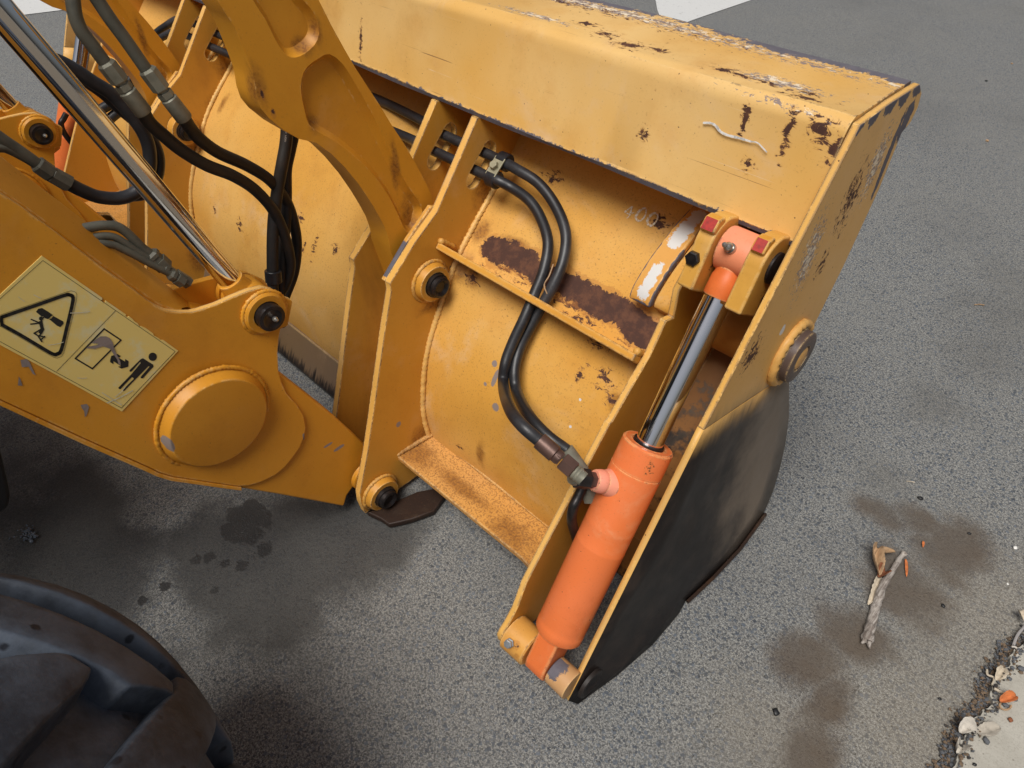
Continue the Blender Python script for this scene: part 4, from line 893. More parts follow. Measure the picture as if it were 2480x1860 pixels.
# machine outline, arrow, bystander
line_px(ac, d4([(1020, 795), (1185, 905), (905, 1185), (738, 1085)]), 3.6, .0016, 1, True)
poly_px(ac, d4([(1078, 1105), (1090, 1060), (1150, 1040), (1182, 1060), (1172, 1075), (1150, 1070), (1225, 1115), (1225, 1090), (1260, 1110), (1256, 1165), (1190, 1185), (1155, 1165), (1185, 1160), (1112, 1112), (1110, 1140), (1080, 1122)]), .0016, 1)
poly_px(ac, d4(circ(1496, 1068, 41, 20)), .0016, 1)
poly_px(ac, d4([(1380, 1090), (1400, 1082), (1500, 1145), (1504, 1165), (1400, 1280), (1378, 1278), (1378, 1265), (1465, 1165), (1455, 1160), (1345, 1272), (1215, 1405), (1205, 1400), (1205, 1388), (1310, 1285), (1305, 1272), (1290, 1270), (1180, 1385), (1162, 1382), (1160, 1370), (1290, 1235), (1378, 1130), (1372, 1118), (1290, 1212), (1272, 1216), (1268, 1200)]), .0016, 1)
# grey tear in the print, scuffs
poly_px(ac, d4([(850, 972), (960, 950), (962, 938), (895, 935), (945, 895), (985, 868), (1040, 868), (1075, 885), (1105, 930), (1118, 985), (1140, 1040), (1160, 1075), (1180, 1120), (1182, 1150), (1160, 1140), (1150, 1100), (1110, 1040), (1080, 990), (1010, 965), (930, 990), (850, 985)]), .0022, 2)
for pts in ([(200, 1100), (260, 1090), (290, 1120), (320, 1190), (350, 1250), (320, 1235), (280, 1165), (215, 1170)], [(175, 1350), (185, 1260), (200, 1290), (220, 1350)], [(790, 1540), (850, 1530), (872, 1560), (850, 1640), (832, 1660), (825, 1600), (800, 1570)]):
    poly_px(ac, d4(pts), .0008, 2)
for a, b, c, d in ((690, 640, 880, 625), (470, 955, 620, 925), (1050, 1520, 1300, 1400), (330, 460, 400, 495), (760, 1275, 850, 1275), (1130, 1460, 1230, 1360), (1000, 1420, 1190, 1540), (180, 480, 240, 530)):
    line_px(ac, d4([(a, b), ((a + c) / 2 + 6, (b + d) / 2 + 4), (c, d)]), random.uniform(1, 3), .0023, 3)
dec = ac.obj('warning_decal', DEC, arm, mats=[BLKP, GREYG, simple('scuff', (.62, .58, .42), .7, scale=150)])

# ------------------------------------------------------------------ bucket lever (cast link)
LKX = XA - .012
Lo = [PX(*p, LKX) for p in [(470, -120), (526, 0), (550, 38), (568, 65), (593, 127), (611, 174), (618, 203), (622, 232), (632, 262), (651, 286), (687, 315), (723, 336), (766, 346), (803, 373), (835, 405), (868, 445), (897, 488), (916, 520), (932, 550), (942, 580), (945, 605), (975, 690), (1010, 690), (1022, 600), (1052, 520), (1046, 500), (1048, 490), (1044, 470), (1030, 440), (1009, 400), (980, 350), (947, 300), (918, 252), (889, 208), (860, 163), (835, 120), (803, 62), (772, 0), (705, -120)]]
k1 = closed_crv([PX(*p, LKX) for p in [(664, -110), (690, -60), (734, 0), (759, 29), (773, 68), (768, 98), (752, 119), (727, 136), (705, 139), (687, 127), (666, 94), (643, 47), (607, -10), (570, -110)]], 2)
k2 = closed_crv([PX(*p, LKX) for p in [(798, 131), (774, 140), (744, 162), (731, 190), (729, 222), (738, 268), (749, 303), (775, 322), (808, 340), (843, 366), (880, 398), (913, 434), (943, 478), (966, 524), (985, 562), (1008, 560), (1020, 525), (1020, 498), (985, 446), (950, 380), (922, 318), (892, 258), (860, 202), (830, 155)]], 2)
def pocketed(name, outer, holes, th, depth, mat, parent):
    loops = [outer] + holes; flat = [p for l in loops for p in l]; n = len(flat); v = list(flat); f = [tuple(t) for t in tessellate_polygon(loops)]
    m = len(outer)
    # outer rim rolled over, then back
    back = [p + Vector((-th, 0, 0)) for p in outer]; b0 = len(v); v += back
    for i in range(m): f.append((i, (i + 1) % m, b0 + (i + 1) % m, b0 + i))
    f.append(tuple(range(b0, b0 + m)))
    s = m
    for h in holes:
        k = len(h)
        i1 = inset(h, .004); i2 = inset(h, .011); 
        if (sum(((p - sum(h, Vector()) / k).length for p in i1)) > sum(((p - sum(h, Vector()) / k).length for p in h))): i1 = inset(h, -.004); i2 = inset(h, -.011)
        r1 = [p + Vector((-depth * .55, 0, 0)) for p in i1]; r2 = [p + Vector((-depth, 0, 0)) for p in i2]
        a0 = len(v); v += r1; a1 = len(v); v += r2
        for i in range(k):
            j = (i + 1) % k; f.append((s + i, s + j, a0 + j, a0 + i)); f.append((a0 + i, a0 + j, a1 + j, a1 + i))
        for t in tessellate_polygon([r2]): f.append(tuple(a1 + q_ for q_ in t))
        s += k
    return obj(name, v, f, mat, parent, bevel=.004)
link = pocketed('bucket_link', Lo, [k1, k2], .065, .016, LINK, root)
link['label'] = 'cast bucket lever with two recessed pockets'
lb = PX(1018, 636, XH - .03)
link_boss = lathe('link_boss', (LKX - .001, lb.y, lb.z), (-1, 0, 0), [(0, .042), (.062, .042), (.062, .001)], LINK, link)
link2 = copy_tree(link, root, DA)
link2['label'] = 'far cast bucket lever'
# ------------------------------------------------------------------ tilt (crowd) cylinders: rod and eye
tilt = empty('tilt_cylinder', (lean(XA, lp.z) - .06, lp.y, lp.z), root); tilt['label'] = 'polished chrome rod ending in a yellow eye on the near arm lug'
XR = XA - .056
r0 = PX(553, 673, XR); r1 = PX(106, 150, XR); rd = (r1 - r0).normalized()
CH2 = CHROME
lathe('piston_rod', r0, rd, [(-.02, .0205), (1.35, .0205)], CH2, tilt, seg=64)
lathe('barrel', r0 + rd * 1.0, rd, [(0, .022), (0, .04), (.01, .042), (.6, .042)], ARM, tilt)
ec = Vector((0, lp.y, lp.z))
er = (Vector((lean(XR, lp.z), lp.y, lp.z)) - r0)
lathe('rod_eye', (lean(XA, lp.z) - .028, lp.y, lp.z), (-1, 0, 0), [(0, .034), (.004, .040), (.056, .040), (.060, .034), (.060, .02), (0, .02)], ARM, tilt)
lathe('rod_collar', r0 - rd * .004, -rd, [(0, .0205), (.0005, .0245), (.018, .026), (.030, .030), (.045, .034), (.075, .036)], ARM, tilt)
tilt2 = copy_tree(tilt, root, DA + Vector((-.02, 0, 0))); tilt2['label'] = 'chrome rod and pinned eye on the far arm lug'

# ------------------------------------------------------------------ hoses
def hose_px(name, pts, r, mat, parent=root, n=7, seg=18):
    """pts: (px, py, plane x0)"""
    c = crv([PX(a, b, x0) for a, b, x0 in pts], n); return tube(name, c, r, mat, parent, seg=seg)
def on(px, py, off): return on_sheet(px, py, off)
cA = PX(1178, 424, XH + .03); cB = PX(1215, 384, XH + .02)
HR = .0112
# two long hoses: through the slots of all four plates, sagging between them, down each end bay
slotc = [(ca + (cb - ca) * t) for t in (.15, .72)]
def yzx(x, p, dy=0, dz=0): return Vector((lean(x, p.z), p.y + dy, p.z + dz))
def right_path_A():
    return [on(1205, 437, .075), on(1240, 455, .06), on(1280, 484, .055), on(1308, 525, .05), on(1327, 585, .048), on(1318, 650, .046), on(1295, 710, .045), on(1270, 770, .05), on(1242, 830, .055), on(1224, 880, .06), on(1219, 934, .07), PX(1234, 988, -.60, False), PX(1264, 1030, -.54, False), PX(1312, 1072, -.50, False)]
def right_path_B():
    return [on(1255, 412, .07), on(1305, 445, .06), on(1346, 500, .05), on(1370, 565, .045), on(1364, 630, .04), on(1340, 690, .036), on(1313, 740, .03), on(1285, 790, .03), on(1258, 845, .035), on(1246, 900, .045), on(1252, 950, .055), PX(1280, 1005, -.60, False), PX(1325, 1055, -.54, False), PX(1372, 1090, -.50, False)]
mirx = lambda p: Vector((2 * XMID - p.x + SH * (ZR - p.z), p.y, p.z))
for path, sc_, dzz, dyy in ((right_path_A, slotc[1], -.05, .05), (right_path_B, slotc[0], -.03, .06)):
    rp = path(); s1_ = sc_
    mid = [yzx(XH + .03, s1_, .0, -.001), yzx(XH - .02, s1_), yzx(XG - .02, s1_), yzx(-1.3, s1_, dyy * .5, dzz * .3), yzx(-1.5, s1_, dyy, dzz * .8), yzx(-1.67, s1_, dyy, dzz), yzx(-1.9, s1_, dyy, dzz * .6), yzx(-2.05, s1_, dyy * .4, dzz * .2), yzx(XH + LX, s1_), yzx(XG + LX - .03, s1_)]
    lp_ = [mirx(p) for p in rp[:-4]]
    full = list(reversed(rp)) + mid + lp_
    h = tube('hydraulic_hose', crv(full, 7), HR, HOSE, root, seg=16); h['label'] = 'black hose threaded through the slots of the mounting plates' 
    if path is right_path_A:
        d_ = (rp[-1] - rp[-2]).normalized(); e_ = rp[-1]
        lathe('crimp_collar', e_ - d_ * .006, d_, [(0, .0125), (.001, .0148), (.034, .0150), (.036, .0125), (.045, .0125)], CRIMP, h, seg=24)
        lathe('hex_nut', e_ + d_ * .030, d_, [(0, .0125), (.008, .0130), (.009, .0125), (.012, .0125)], CRIMP, h, seg=6, smooth=False)
        lathe('hex_nut', e_ + d_ * .044, d_, [(0, .0145), (.002, .0165), (.024, .0165), (.026, .0135)], CRIMP, h, seg=6, smooth=False)
        lathe('threaded_end', e_ + d_ * .070, d_, [(0, .012), (.003, .0135), (.006, .012), (.009, .0135), (.012, .012), (.020, .012)], ZINC, h, seg=24)
    else:
        d_ = (rp[-1] - rp[-2]).normalized(); e_ = rp[-1]
        lathe('crimp_collar', e_ - d_ * .002, d_ + Vector((0, -.1, -.5)), [(0, .0125), (.001, .0145), (.05, .0145), (.052, .012), (.08, .012)], ZINC, h, seg=24)
# saddle clamp with bolt plate on the second mounting plate
cm = PX(1200, 412, XH + .03)
cl1, cl2 = slotc[1], slotc[0]
SAD = rubber_mat('clamp plastic', (.012, .012, .014), (.03, .03, .034), .35)
dsl = Vector((0, cl2.y - cl1.y, cl2.z - cl1.z)); hl = dsl.length; dsl.normalize()
nsl = Vector((0, -dsl.z, dsl.y)); nsl = nsl if nsl.dot(Vector((0, -1, 1))) > 0 else -nsl
x0c = lean(XH, cl1.z) + .036
v, f = [], []
acc = Acc()
for cc in (cl1, cl2):
    c3 = Vector((x0c, cc.y, cc.z)); a, b = lathe_data(c3, (1, 0, 0), [(0, .017), (.002, .019), (.024, .019), (.026, .017)], 24); acc.add(a, b)
sadd = acc.obj('hose_clamp', SAD, bucket, smooth=True, auto=35)
pc1 = Vector((x0c, cl1.y, cl1.z)) + nsl * .018 + dsl * (hl * .5)
v, f = prism_data([pc1 - dsl * .022 + Vector((-.001, 0, 0)), pc1 + dsl * .022 + Vector((-.001, 0, 0)), pc1 + dsl * .022 + Vector((.027, 0, 0)), pc1 - dsl * .022 + Vector((.027, 0, 0))], nsl * -.004)
CLP = simple('pale zinc', (.36, .33, .22), .5, .35)
obj('clamp_plate', v, f, CLP, sadd, bevel=.001)
lathe('hex_bolt', pc1 + Vector((.013, 0, 0)), nsl, [(0, .0105), (.001, .0105), (.001, .0095), (.009, .0095), (.010, .008), (.010, .001)], CLP, sadd, seg=6, smooth=False)

# big pipes and fittings at upper left
def fitting(pipe_pts, hexa, hexb, crimpb, hose_pts, r_p, r_h, r_hose, x0, hmat, mat=PIPE, lab=None):
    P_ = [PX(a, b, x0 if len(q) == 2 else q[2]) for q in pipe_pts for a, b in [q[:2]]]
    h = tube('steel_pipe', crv(P_, 8), r_p, mat, root, seg=20)
    if lab: h['label'] = lab
    a, b, c = PX(*hexa, x0), PX(*hexb, x0), PX(*crimpb, x0); d1 = (b - a); l1 = d1.length; d2 = (c - b); l2 = d2.length
    lathe('hex_nut', a, d1, [(0, r_h * .8), (.004, r_h), (l1 - .002, r_h), (l1, r_h * .9)], ZINC, h, seg=6, smooth=False, phase=.3)
    lathe('hex_nut', b, d2, [(0, r_h * .72), (l2 * .06, r_h * .72), (l2 * .07, r_h * .88), (l2 * .24, r_h * .88), (l2 * .25, r_h * .74), (l2 * .32, r_h * .74)], ZINC, h, seg=6, smooth=False, phase=.1)
    lathe('crimp_collar', b + d2 * .27, d2, [(0, r_h * .80), (.002, r_h * .93), (l2 * .72 - .002, r_h * .97), (l2 * .73, r_h * .88), (l2 * .73, r_hose * .9)], ZINC, h, seg=28)
    hp = [c - d2 * .1] + [PX(p[0], p[1], p[2]) for p in hose_pts]
    tube('hydraulic_hose', crv(hp, 8), r_hose, hmat, root, seg=20)
    return h
XP = XA - .10
c5 = lambda pts, o=(0, 0): [(o[0] + a / 5.53, o[1] + b / 5.53) + tuple(z) for a, b, *z in pts]
fitting(c5([(940, -500), (965, -150), (985, 80), (1020, 250), (1100, 430), (1230, 600), (1400, 830)]), (254, 150), (291, 198), (350, 274),
        [(362, 297, XP - .01), (395, 327, XP - .02), (440, 364, XP - .03), (500, 400, XP - .04), (565, 426, XP - .05), (620, 462, XP - .07), (665, 515, XP - .08), (692, 580, XP - .09), (703, 640, XP - .10), (690, 690, XP - .11), (660, 740, XP - .12)], .0098, .0142, .0112, XP, HOSE2, lab='grey steel pipe running down to the left of two large fittings')
fitting(c5([(1050, -500), (1180, -200), (1320, 20), (1480, 260), (1700, 560), (1950, 920)]), (354, 166), (392, 217), (448, 289),
        [(462, 312, XP - .02), (485, 338, XP - .03), (530, 370, XP - .05), (600, 402, XP - .07), (655, 438, XP - .09), (695, 490, XP - .11), (714, 550, XP - .12), (719, 600, XP - .13), (712, 660, XP - .14), (690, 720, XP - .15)], .0098, .0142, .0112, XP, HOSE2, lab='grey steel pipe running down to the right of two large fittings')
# hanging pair behind them, with a strap
h1 = hose_px('hydraulic_hose', [(700, 240, -1.24), (696, 300, -1.25), (692, 350, -1.25), (683, 400, -1.25), (672, 460, -1.26), (663, 530, -1.26), (660, 600, -1.26), (661, 700, -1.26), (664, 790, -1.26)], .0122, HOSE2)
h2 = hose_px('hydraulic_hose', [(720, 240, -1.26), (714, 310, -1.27), (703, 365, -1.27), (694, 410, -1.27), (694, 470, -1.28), (692, 540, -1.28), (684, 620, -1.28), (680, 700, -1.28), (680, 790, -1.28)], .0112, HOSE2)
sA = PX(661, 655, -1.26); sB = PX(663, 682, -1.26)
lathe('hose_strap', sA, sB - sA, [(0, .0165), (.001, .0175), ((sB - sA).length, .0175), ((sB - sA).length + .001, .0165)], SAD, h1, seg=28)
ribbon('hose_print', [(691, 318), (690, 330), (689, 342)], 2.2, lambda a, b: PX(a, b, -1.2365), WHT, h1) if False else None
# hose print: a few tiny white characters
for i, (a, b) in enumerate(((692, 317), (691.4, 322.5), (690.8, 328), (690, 333.5), (689.4, 339))):
    ch = [[(0, 0), (3, 0), (3, 2), (0, 2), (0, 4), (3, 4)], [(0, 0), (3, 0)], [(3, 0), (0, 0), (0, 4), (3, 4)], [(0, 0), (3, 0), (3, 4), (0, 4), (0, 0)], [(0, 0), (3, 0), (3, 2), (0, 2), (0, 4), (3, 4)]][i]
    ac2 = Acc()
    for k_ in range(len(ch) - 1):
        p_, q__ = Vector(ch[k_]), Vector(ch[k_ + 1]); t = (q__ - p_).normalized(); s_ = Vector((-t.y, t.x)) * .45
        ac2.add([PX(a + w_.x, b + w_.y, -1.2325) for w_ in (p_ + s_, q__ + s_, q__ - s_, p_ - s_)], [(0, 1, 2, 3)])
    ac2.obj('hose_letter', WHT, h1)
# looping hoses of the far side
XLp = -1.40
hose_px('hydraulic_hose', [(118, 140, XLp), (154, 155, XLp), (190, 175, XLp), (227, 200, XLp), (263, 222, XLp), (292, 250, XLp), (322, 285, XLp), (345, 318, XLp), (360, 355, XLp), (363, 400, XLp), (352, 438, XLp), (328, 466, XLp), (290, 480, XLp), (240, 477, XLp), (200, 462, XLp), (168, 446, XLp)], .0125, HOSE)
hose_px('hydraulic_hose', [(200, 190, XLp - .02), (250, 225, XLp - .02), (290, 262, XLp - .02), (330, 296, XLp - .02), (362, 330, XLp - .02), (382, 370, XLp - .02), (384, 410, XLp - .02), (372, 446, XLp - .02), (345, 470, XLp - .02), (310, 474, XLp - .03)], .0115, HOSE)
pz = hose_px('steel_pipe', [(-60, 290, XLp), (0, 334, XLp), (50, 368, XLp), (92, 398, XLp)], .0105, PIPE)
hose_px('steel_pipe', [(-60, 362, XLp), (0, 356, XLp), (25, 362, XLp), (60, 380, XLp), (80, 392, XLp)], .009, PIPE)
a, b, c = PX(88, 396, XLp), PX(122, 420, XLp), PX(168, 446, XLp)
lathe('hex_nut', a, b - a, [(0, .014), (.003, .016), ((b - a).length, .016)], PIPE, pz, seg=6, smooth=False)
lathe('crimp_collar', b, c - b, [(0, .0125), (.002, .015), ((c - b).length * .97, .0155), ((c - b).length, .0125)], PIPE, pz, seg=8, smooth=False)
# short hoses near the far sheet
hose_px('hydraulic_hose', [(225, 278, -2.1), (250, 262, -2.1), (275, 248, -2.1), (300, 236, -2.1)], .013, HOSE)
hose_px('hydraulic_hose', [(255, 298, -2.1), (275, 280, -2.1), (292, 268, -2.1), (310, 255, -2.1)], .013, HOSE)
# three pipes lying along the inside of the near arm
def thin(pts, x0, r, nut):
    h = hose_px('steel_pipe', [(200 + a / 5.53, 450 + b / 5.53, x0) for a, b in pts], r, PIPE, seg=14)
    P0, P1 = [PX(200 + a / 5.53, 450 + b / 5.53, x0) for a, b in nut]
    L_ = (P1 - P0).length
    lathe('hex_nut', P0, P1 - P0, [(0, r * 1.25), (.004, r * 1.75), (.010, r * 1.75), (.012, r * 1.5), (L_ * .5, r * 1.6), (L_ * .5, r * 1.9), (L_, r * 1.9)], PIPE, h, seg=6, smooth=False)
thin([(-200, 640), (0, 575), (150, 545), (300, 530), (450, 545), (570, 610), (700, 730), (800, 830), (900, 900)], XA - .085, .0078, [(890, 890), (1110, 1090)])
thin([(-100, 730), (150, 690), (300, 672), (430, 690), (560, 760), (700, 855), (880, 970), (1070, 1080)], XA - .080, .0062, [(1060, 1075), (1420, 1300)])
thin([(0, 800), (200, 770), (400, 790), (520, 840), (700, 930), (900, 1040), (1180, 1180)], XA - .075, .0062, [(1160, 1170), (1340, 1290)])

# ------------------------------------------------------------------ front tyre (near) with tread bars
TC = Vector((-.56, -.45, .43)); TR = .44; TW = .25
def tread_r(u): return TR - .06 * abs(u) ** 3
tyre = lathe('front_tyre', (TC.x, TC.y, TC.z), (1, 0, 0), [(-TW - .012, .24), (-TW - .02, .30), (-TW - .016, .34), (-TW + .004, .362)] + [(TW * u, tread_r(u) - .034) for u in (-.92, -.75, -.5, -.25, 0, .25, .5, .75, .92)] + [(TW - .004, .362), (TW + .016, .34), (TW + .02, .30), (TW + .012, .24)], TYRE, root, seg=120)
tyre['label'] = 'dusty black tyre with big tread bars at lower left'
NB = 11
def tread_bar(side, k):
    a0 = 2 * math.pi * k / NB + math.radians(6 if side > 0 else 22)
    v = []; f = []; m = 13; J = 8
    for i in range(m):
        t = i / (m - 1); u = side * (-.10 + 1.13 * t)
        ang = a0 + .88 * max(0, t - .10)
        half = (.135 + .035 * t) * (1 - .35 * max(0, 1 - t * 7) ** 2)
        ro = tread_r(min(1, abs(u))) - (.05 * max(0, abs(u) - .96) / .07); rb = min(tread_r(min(1, abs(u))) - .040, .40)
        if abs(u) > .98: rb = ro - .06
        for jf, rr in ((-1.12, rb), (-1.03, ro - .012), (-.96, ro - .002), (-.5, ro + .001), (.5, ro + .001), (.96, ro - .002), (1.03, ro - .012), (1.12, rb)):
            aa = ang + half * jf; v.append(TC + Vector((u * TW, math.cos(aa) * rr, math.sin(aa) * rr)))
    for i in range(m - 1):
        for j in range(J): a = i * J + j; b = i * J + (j + 1) % J; f.append((a, b, b + J, a + J))
    f += [tuple(range(J)), tuple(reversed(range((m - 1) * J, m * J)))]
    return obj('tread_bar', v, f, TYRE, tyre, bevel=.006)
for side in (1, -1):
    for k in range(NB): tread_bar(side, k)
rimm = paint('rim paint', (.5, .24, .04), chips=.3)
lathe('wheel_rim', (TC.x + .20, TC.y, TC.z), (1, 0, 0), [(.05, .25), (.04, .24), (0, .23), (-.02, .12), (0, .11), (0, .001)], rimm, tyre)
tyre2 = copy_tree(tyre, root, (-2.30, 0, 0)); tyre2['label'] = 'far front tyre, hidden behind the machine'
# ------------------------------------------------------------------ tractor body standing outside the picture
BLK = simple('black chassis paint', (.008, .008, .009), .5, scale=20)
gd_ = [PX(*p, -1.21) for p in [(-90, 1050), (-20, 1062), (3, 1085), (14, 1130), (24, 1175), (29, 1202), (26, 1225), (12, 1243), (-10, 1252), (-90, 1262)]]
gz = prism('front_guard', gd_, (-.9, 0, 0), BLK, root, bevel=.01)
def boxy(name, x0, x1, y0, y1, z0, z1, mat, parent, bevel=.04): 
    v, f = prism_data([(x0, y0, z0), (x0, y1, z0), (x0, y1 , z1 - (z1 - z0) * .12), (x0, y1 - .08, z1), (x0, y0, z1)], (x1 - x0, 0, 0)); return obj(name, v, f, mat, parent, bevel=bevel)
boxy('chassis', -1.95, -1.39, -4.2, -.25, .42, .80, BLK, root)
boxy('engine_hood', -2.12, -1.22, -1.7, -.35, .80, 1.66, BLK, root)
boxy('cab', -2.42, -.92, -3.3, -1.7, .8, 2.75, simple('tinted cab glass', (.02, .025, .03), .1), root)
boxy('cab_roof', -2.5, -.84, -3.4, -1.55, 2.75, 2.95, ARM, root)
for xx in (-.75, -2.6):
    lathe('rear_tyre', (xx - .22, -3.6, .75), (1, 0, 0), [(0, .4), (0, .7), (.08, .77), (.36, .77), (.44, .7), (.44, .4)], TYRE, root, seg=48)
for dx in (0, LX):
    d_ = (sp3[0] - sp3[1]).normalized() * 1.0; q0, q1 = sp3[0] + Vector((dx - .002, 0, 0)), sp3[-1] + Vector((dx - .002, 0, 0))
    v, f = prism_data([q0, q1, q1 + d_, q0 + d_], (-.11, 0, 0)); obj('arm_beam', v, f, ARM, root, bevel=.002)

# ================================================================== litter on the ground
WOOD = MB('weathered stick'); _w = WOOD.ss(WOOD.noise(1, 5, .7, vec=WOOD.mapp((40, 40, 200), (0, 0, 0))), .35, .7)
_w2 = WOOD.noise(1, 4, .7, vec=WOOD.mapp((160, 9, 160), (0, 0, math.radians(-12))))
WOOD = WOOD.done(WOOD.mix(WOOD.ss(_w2, .4, .62), (.40, .36, .32), (.16, .13, .11)), .85, _w2, .7, .003)
def lie(px, z): return [PZ(a, b, z) for a, b in px]
c8 = lambda pts: [(1800 + a / 2.513, 1200 + b / 2.513) for a, b in pts]
sp_ = c8([(985, 345), (960, 372), (920, 440), (880, 500), (845, 560), (820, 640), (800, 700), (780, 780), (765, 830), (752, 885)])
sv = crv([PZ(a, b, .012) for a, b in sp_], 4); nn = len(sv)
rad = [(.0045 + .008 * (i / nn) ** .8) * random.uniform(.88, 1.1) for i in range(nn)]; rad[0] *= 1.6; rad[1] *= 1.3
sv = [Vector((p.x, p.y, r_i + .001 + (.004 if 6 < i < 20 else 0))) for i, (p, r_i) in enumerate(zip(sv, rad))]
stick = tube('fallen_stick', sv, rad, WOOD, None, seg=10, jit=.12)
tag(stick, 'grey weathered stick lying over the brown stain on the asphalt', 'stick')
for s__ in (-1, 1):
    e_ = [sv[-1] + Vector((s__ * .004, 0, 0)), sv[-1] + (sv[-1] - sv[-3]).normalized() * .012 + Vector((s__ * .009, 0, -.002))]
    tube('split_end', e_, [.006, .002], WOOD, stick, seg=6, jit=.2)
def leafy(name, px, w, z, curl, mat, label, cat, fold=0, group=None, n=6):
    c = crv([PZ(a, b, z) for a, b in px], n); m = len(c); v = []; f = []
    for i, p in enumerate(c):
        t = (c[min(i + 1, m - 1)] - c[max(i - 1, 0)]).normalized(); s_ = Vector((-t.y, t.x, 0)); u = i / (m - 1)
        ww = w * max(.12, math.sin(math.pi * min(1, .12 + u * .85)) ** .7)
        for j in range(5):
            k_ = (j - 2) / 2; v.append(p + s_ * ww * k_ * random.uniform(.9, 1.1) + Vector((0, 0, curl * k_ * k_ * ww * 8 + fold * math.sin(u * math.pi) + .0015)))
    for i in range(m - 1):
        for j in range(4): a = i * 5 + j; f.append((a, a + 1, a + 6, a + 5))
    o = obj(name, v, f, mat, None, smooth=True); so_ = o.modifiers.new('thick', 'SOLIDIFY'); so_.thickness = .0005
    tag(o, label, cat, group); return o
TAN = simple('dry bark tan', (.42, .27, .15), .8, scale=60, var=.45); REDB = simple('red bark', (.22, .075, .03), .8, scale=60); PALE = simple('pale leaf', (.55, .47, .36), .8, scale=80, var=.3)
ORB = simple('orange bark', (.55, .17, .05), .8, scale=90, var=.35); WHL = simple('bleached leaf', (.52, .48, .42), .8, scale=60, var=.35); BLKS = simple('black chip', (.012, .012, .013), .5)
leafy('bark_curl', c8([(815, 322), (797, 350), (795, 400), (812, 450), (828, 490)]), .012, .018, .35, TAN, 'brown curled strip of bark beside the grey stick', 'bark')
leafy('bark_curl', c8([(800, 385), (830, 358), (870, 352), (922, 348)]), .007, .016, .3, TAN, 'short tan bark hook pointing right above the grey stick', 'bark')
leafy('bark_flake', c8([(820, 500), (840, 480), (862, 465)]), .013, .012, .3, REDB, 'dark red flake of bark wedged beside the grey stick', 'bark')
leafy('dry_leaf', c8([(822, 500), (808, 560), (790, 610), (757, 668)]), .010, .003, .15, PALE, 'pale narrow leaf with a dark hole under the grey stick', 'leaf')
leafy('bark_sliver', c8([(986, 390), (990, 440), (992, 497)]), .0035, .003, .1, ORB, 'thin orange sliver to the right of the grey stick', 'bark')
leafy('bark_sliver', c8([(1093, 280), (1092, 318)]), .003, .003, .1, ORB, 'tiny orange sliver above the brown stain', 'bark')
c9 = lambda pts: [(2180 + a / 3.607, 1400 + b / 3.607) for a, b in pts]
zc = .020
leafy('dry_leaf', c9([(515, 1352), (560, 1315), (600, 1330), (660, 1365)]), .013, zc, .18, WHL, 'white shrivelled leaf on the edge of the concrete gutter', 'leaf', fold=.004)
leafy('dry_leaf', c9([(665, 1350), (730, 1345), (800, 1320), (870, 1310)]), 0.012, zc, .10, simple('grey leaf', (.40, .36, .30), .85, scale=50, var=.35), 'large crumpled greyish leaf lying flat on the concrete', 'leaf', fold=.003)
leafy('dry_leaf', c9([(490, 1535), (495, 1495), (515, 1460)]), .012, .012, .4, WHL, 'small white leaf in the gravel at the bottom of the gutter edge', 'leaf')
leafy('bark_sliver', c9([(868, 1085), (940, 1055), (1008, 1032)]), .010, zc + .008, .2, ORB, 'bright orange piece of bark on the concrete gutter', 'bark')
leafy('bark_sliver', c9([(830, 895), (865, 840), (900, 785)]), .010, .016, .2, PALE, 'beige bark strip standing up at the gutter edge', 'bark')
leafy('bark_sliver', c9([(1035, 290), (1060, 340), (1082, 385)]), .009, .016, .2, PALE, 'straw coloured splinter at the right edge of the photo', 'bark')
def twig(px, r, z, mat, label):
    tag(tube('dead_twig', crv(lie(px, z), 4), r, mat, None, seg=7, jit=.1), label, 'twig')
twig(c9([(820, 965), (870, 990), (960, 1028)]), .0028, zc + .004, PALE, 'short white twig touching the orange bark piece')
twig(c9([(990, 590), (1020, 510), (1082, 425)]), .003, .016, simple('grey twig', (.3, .28, .27), .8), 'grey twig leaning over the gravel at the gutter corner')
twig(c9([(758, 800), (765, 845), (815, 865), (820, 890), (803, 935)]), .0022, .016, PALE, 'zigzag straw coloured stem on the gutter gravel')
twig(c9([(972, 598), (1010, 605), (1030, 640), (1018, 690)]), .002, .022, WHL, 'small hooked white twig where gravel meets concrete')
twig([(1745, 1180), (1760, 1174), (1790, 1172)], .0015, .003, PALE, 'straw thread on the asphalt right of the bucket')
twig([(2195, 1165 / 1), (2205, 1166), (2215, 1168)], .0012, .003, PALE, 'tiny straw on the asphalt at mid right')
twig([(2360, 738), (2372, 737), (2384, 739)], .0018, .003, TAN, 'tiny brown twig on the upper right asphalt')
ring = [PZ(2435 + 14 * math.cos(t), 1708 + 11 * math.sin(t), zc + .002) for t in [i * 2 * math.pi / 20 for i in range(19)]]
tag(tube('bark_ring', ring, .0018, TAN, None, seg=6), 'thin brown ring of curled bark round a pebble', 'bark')
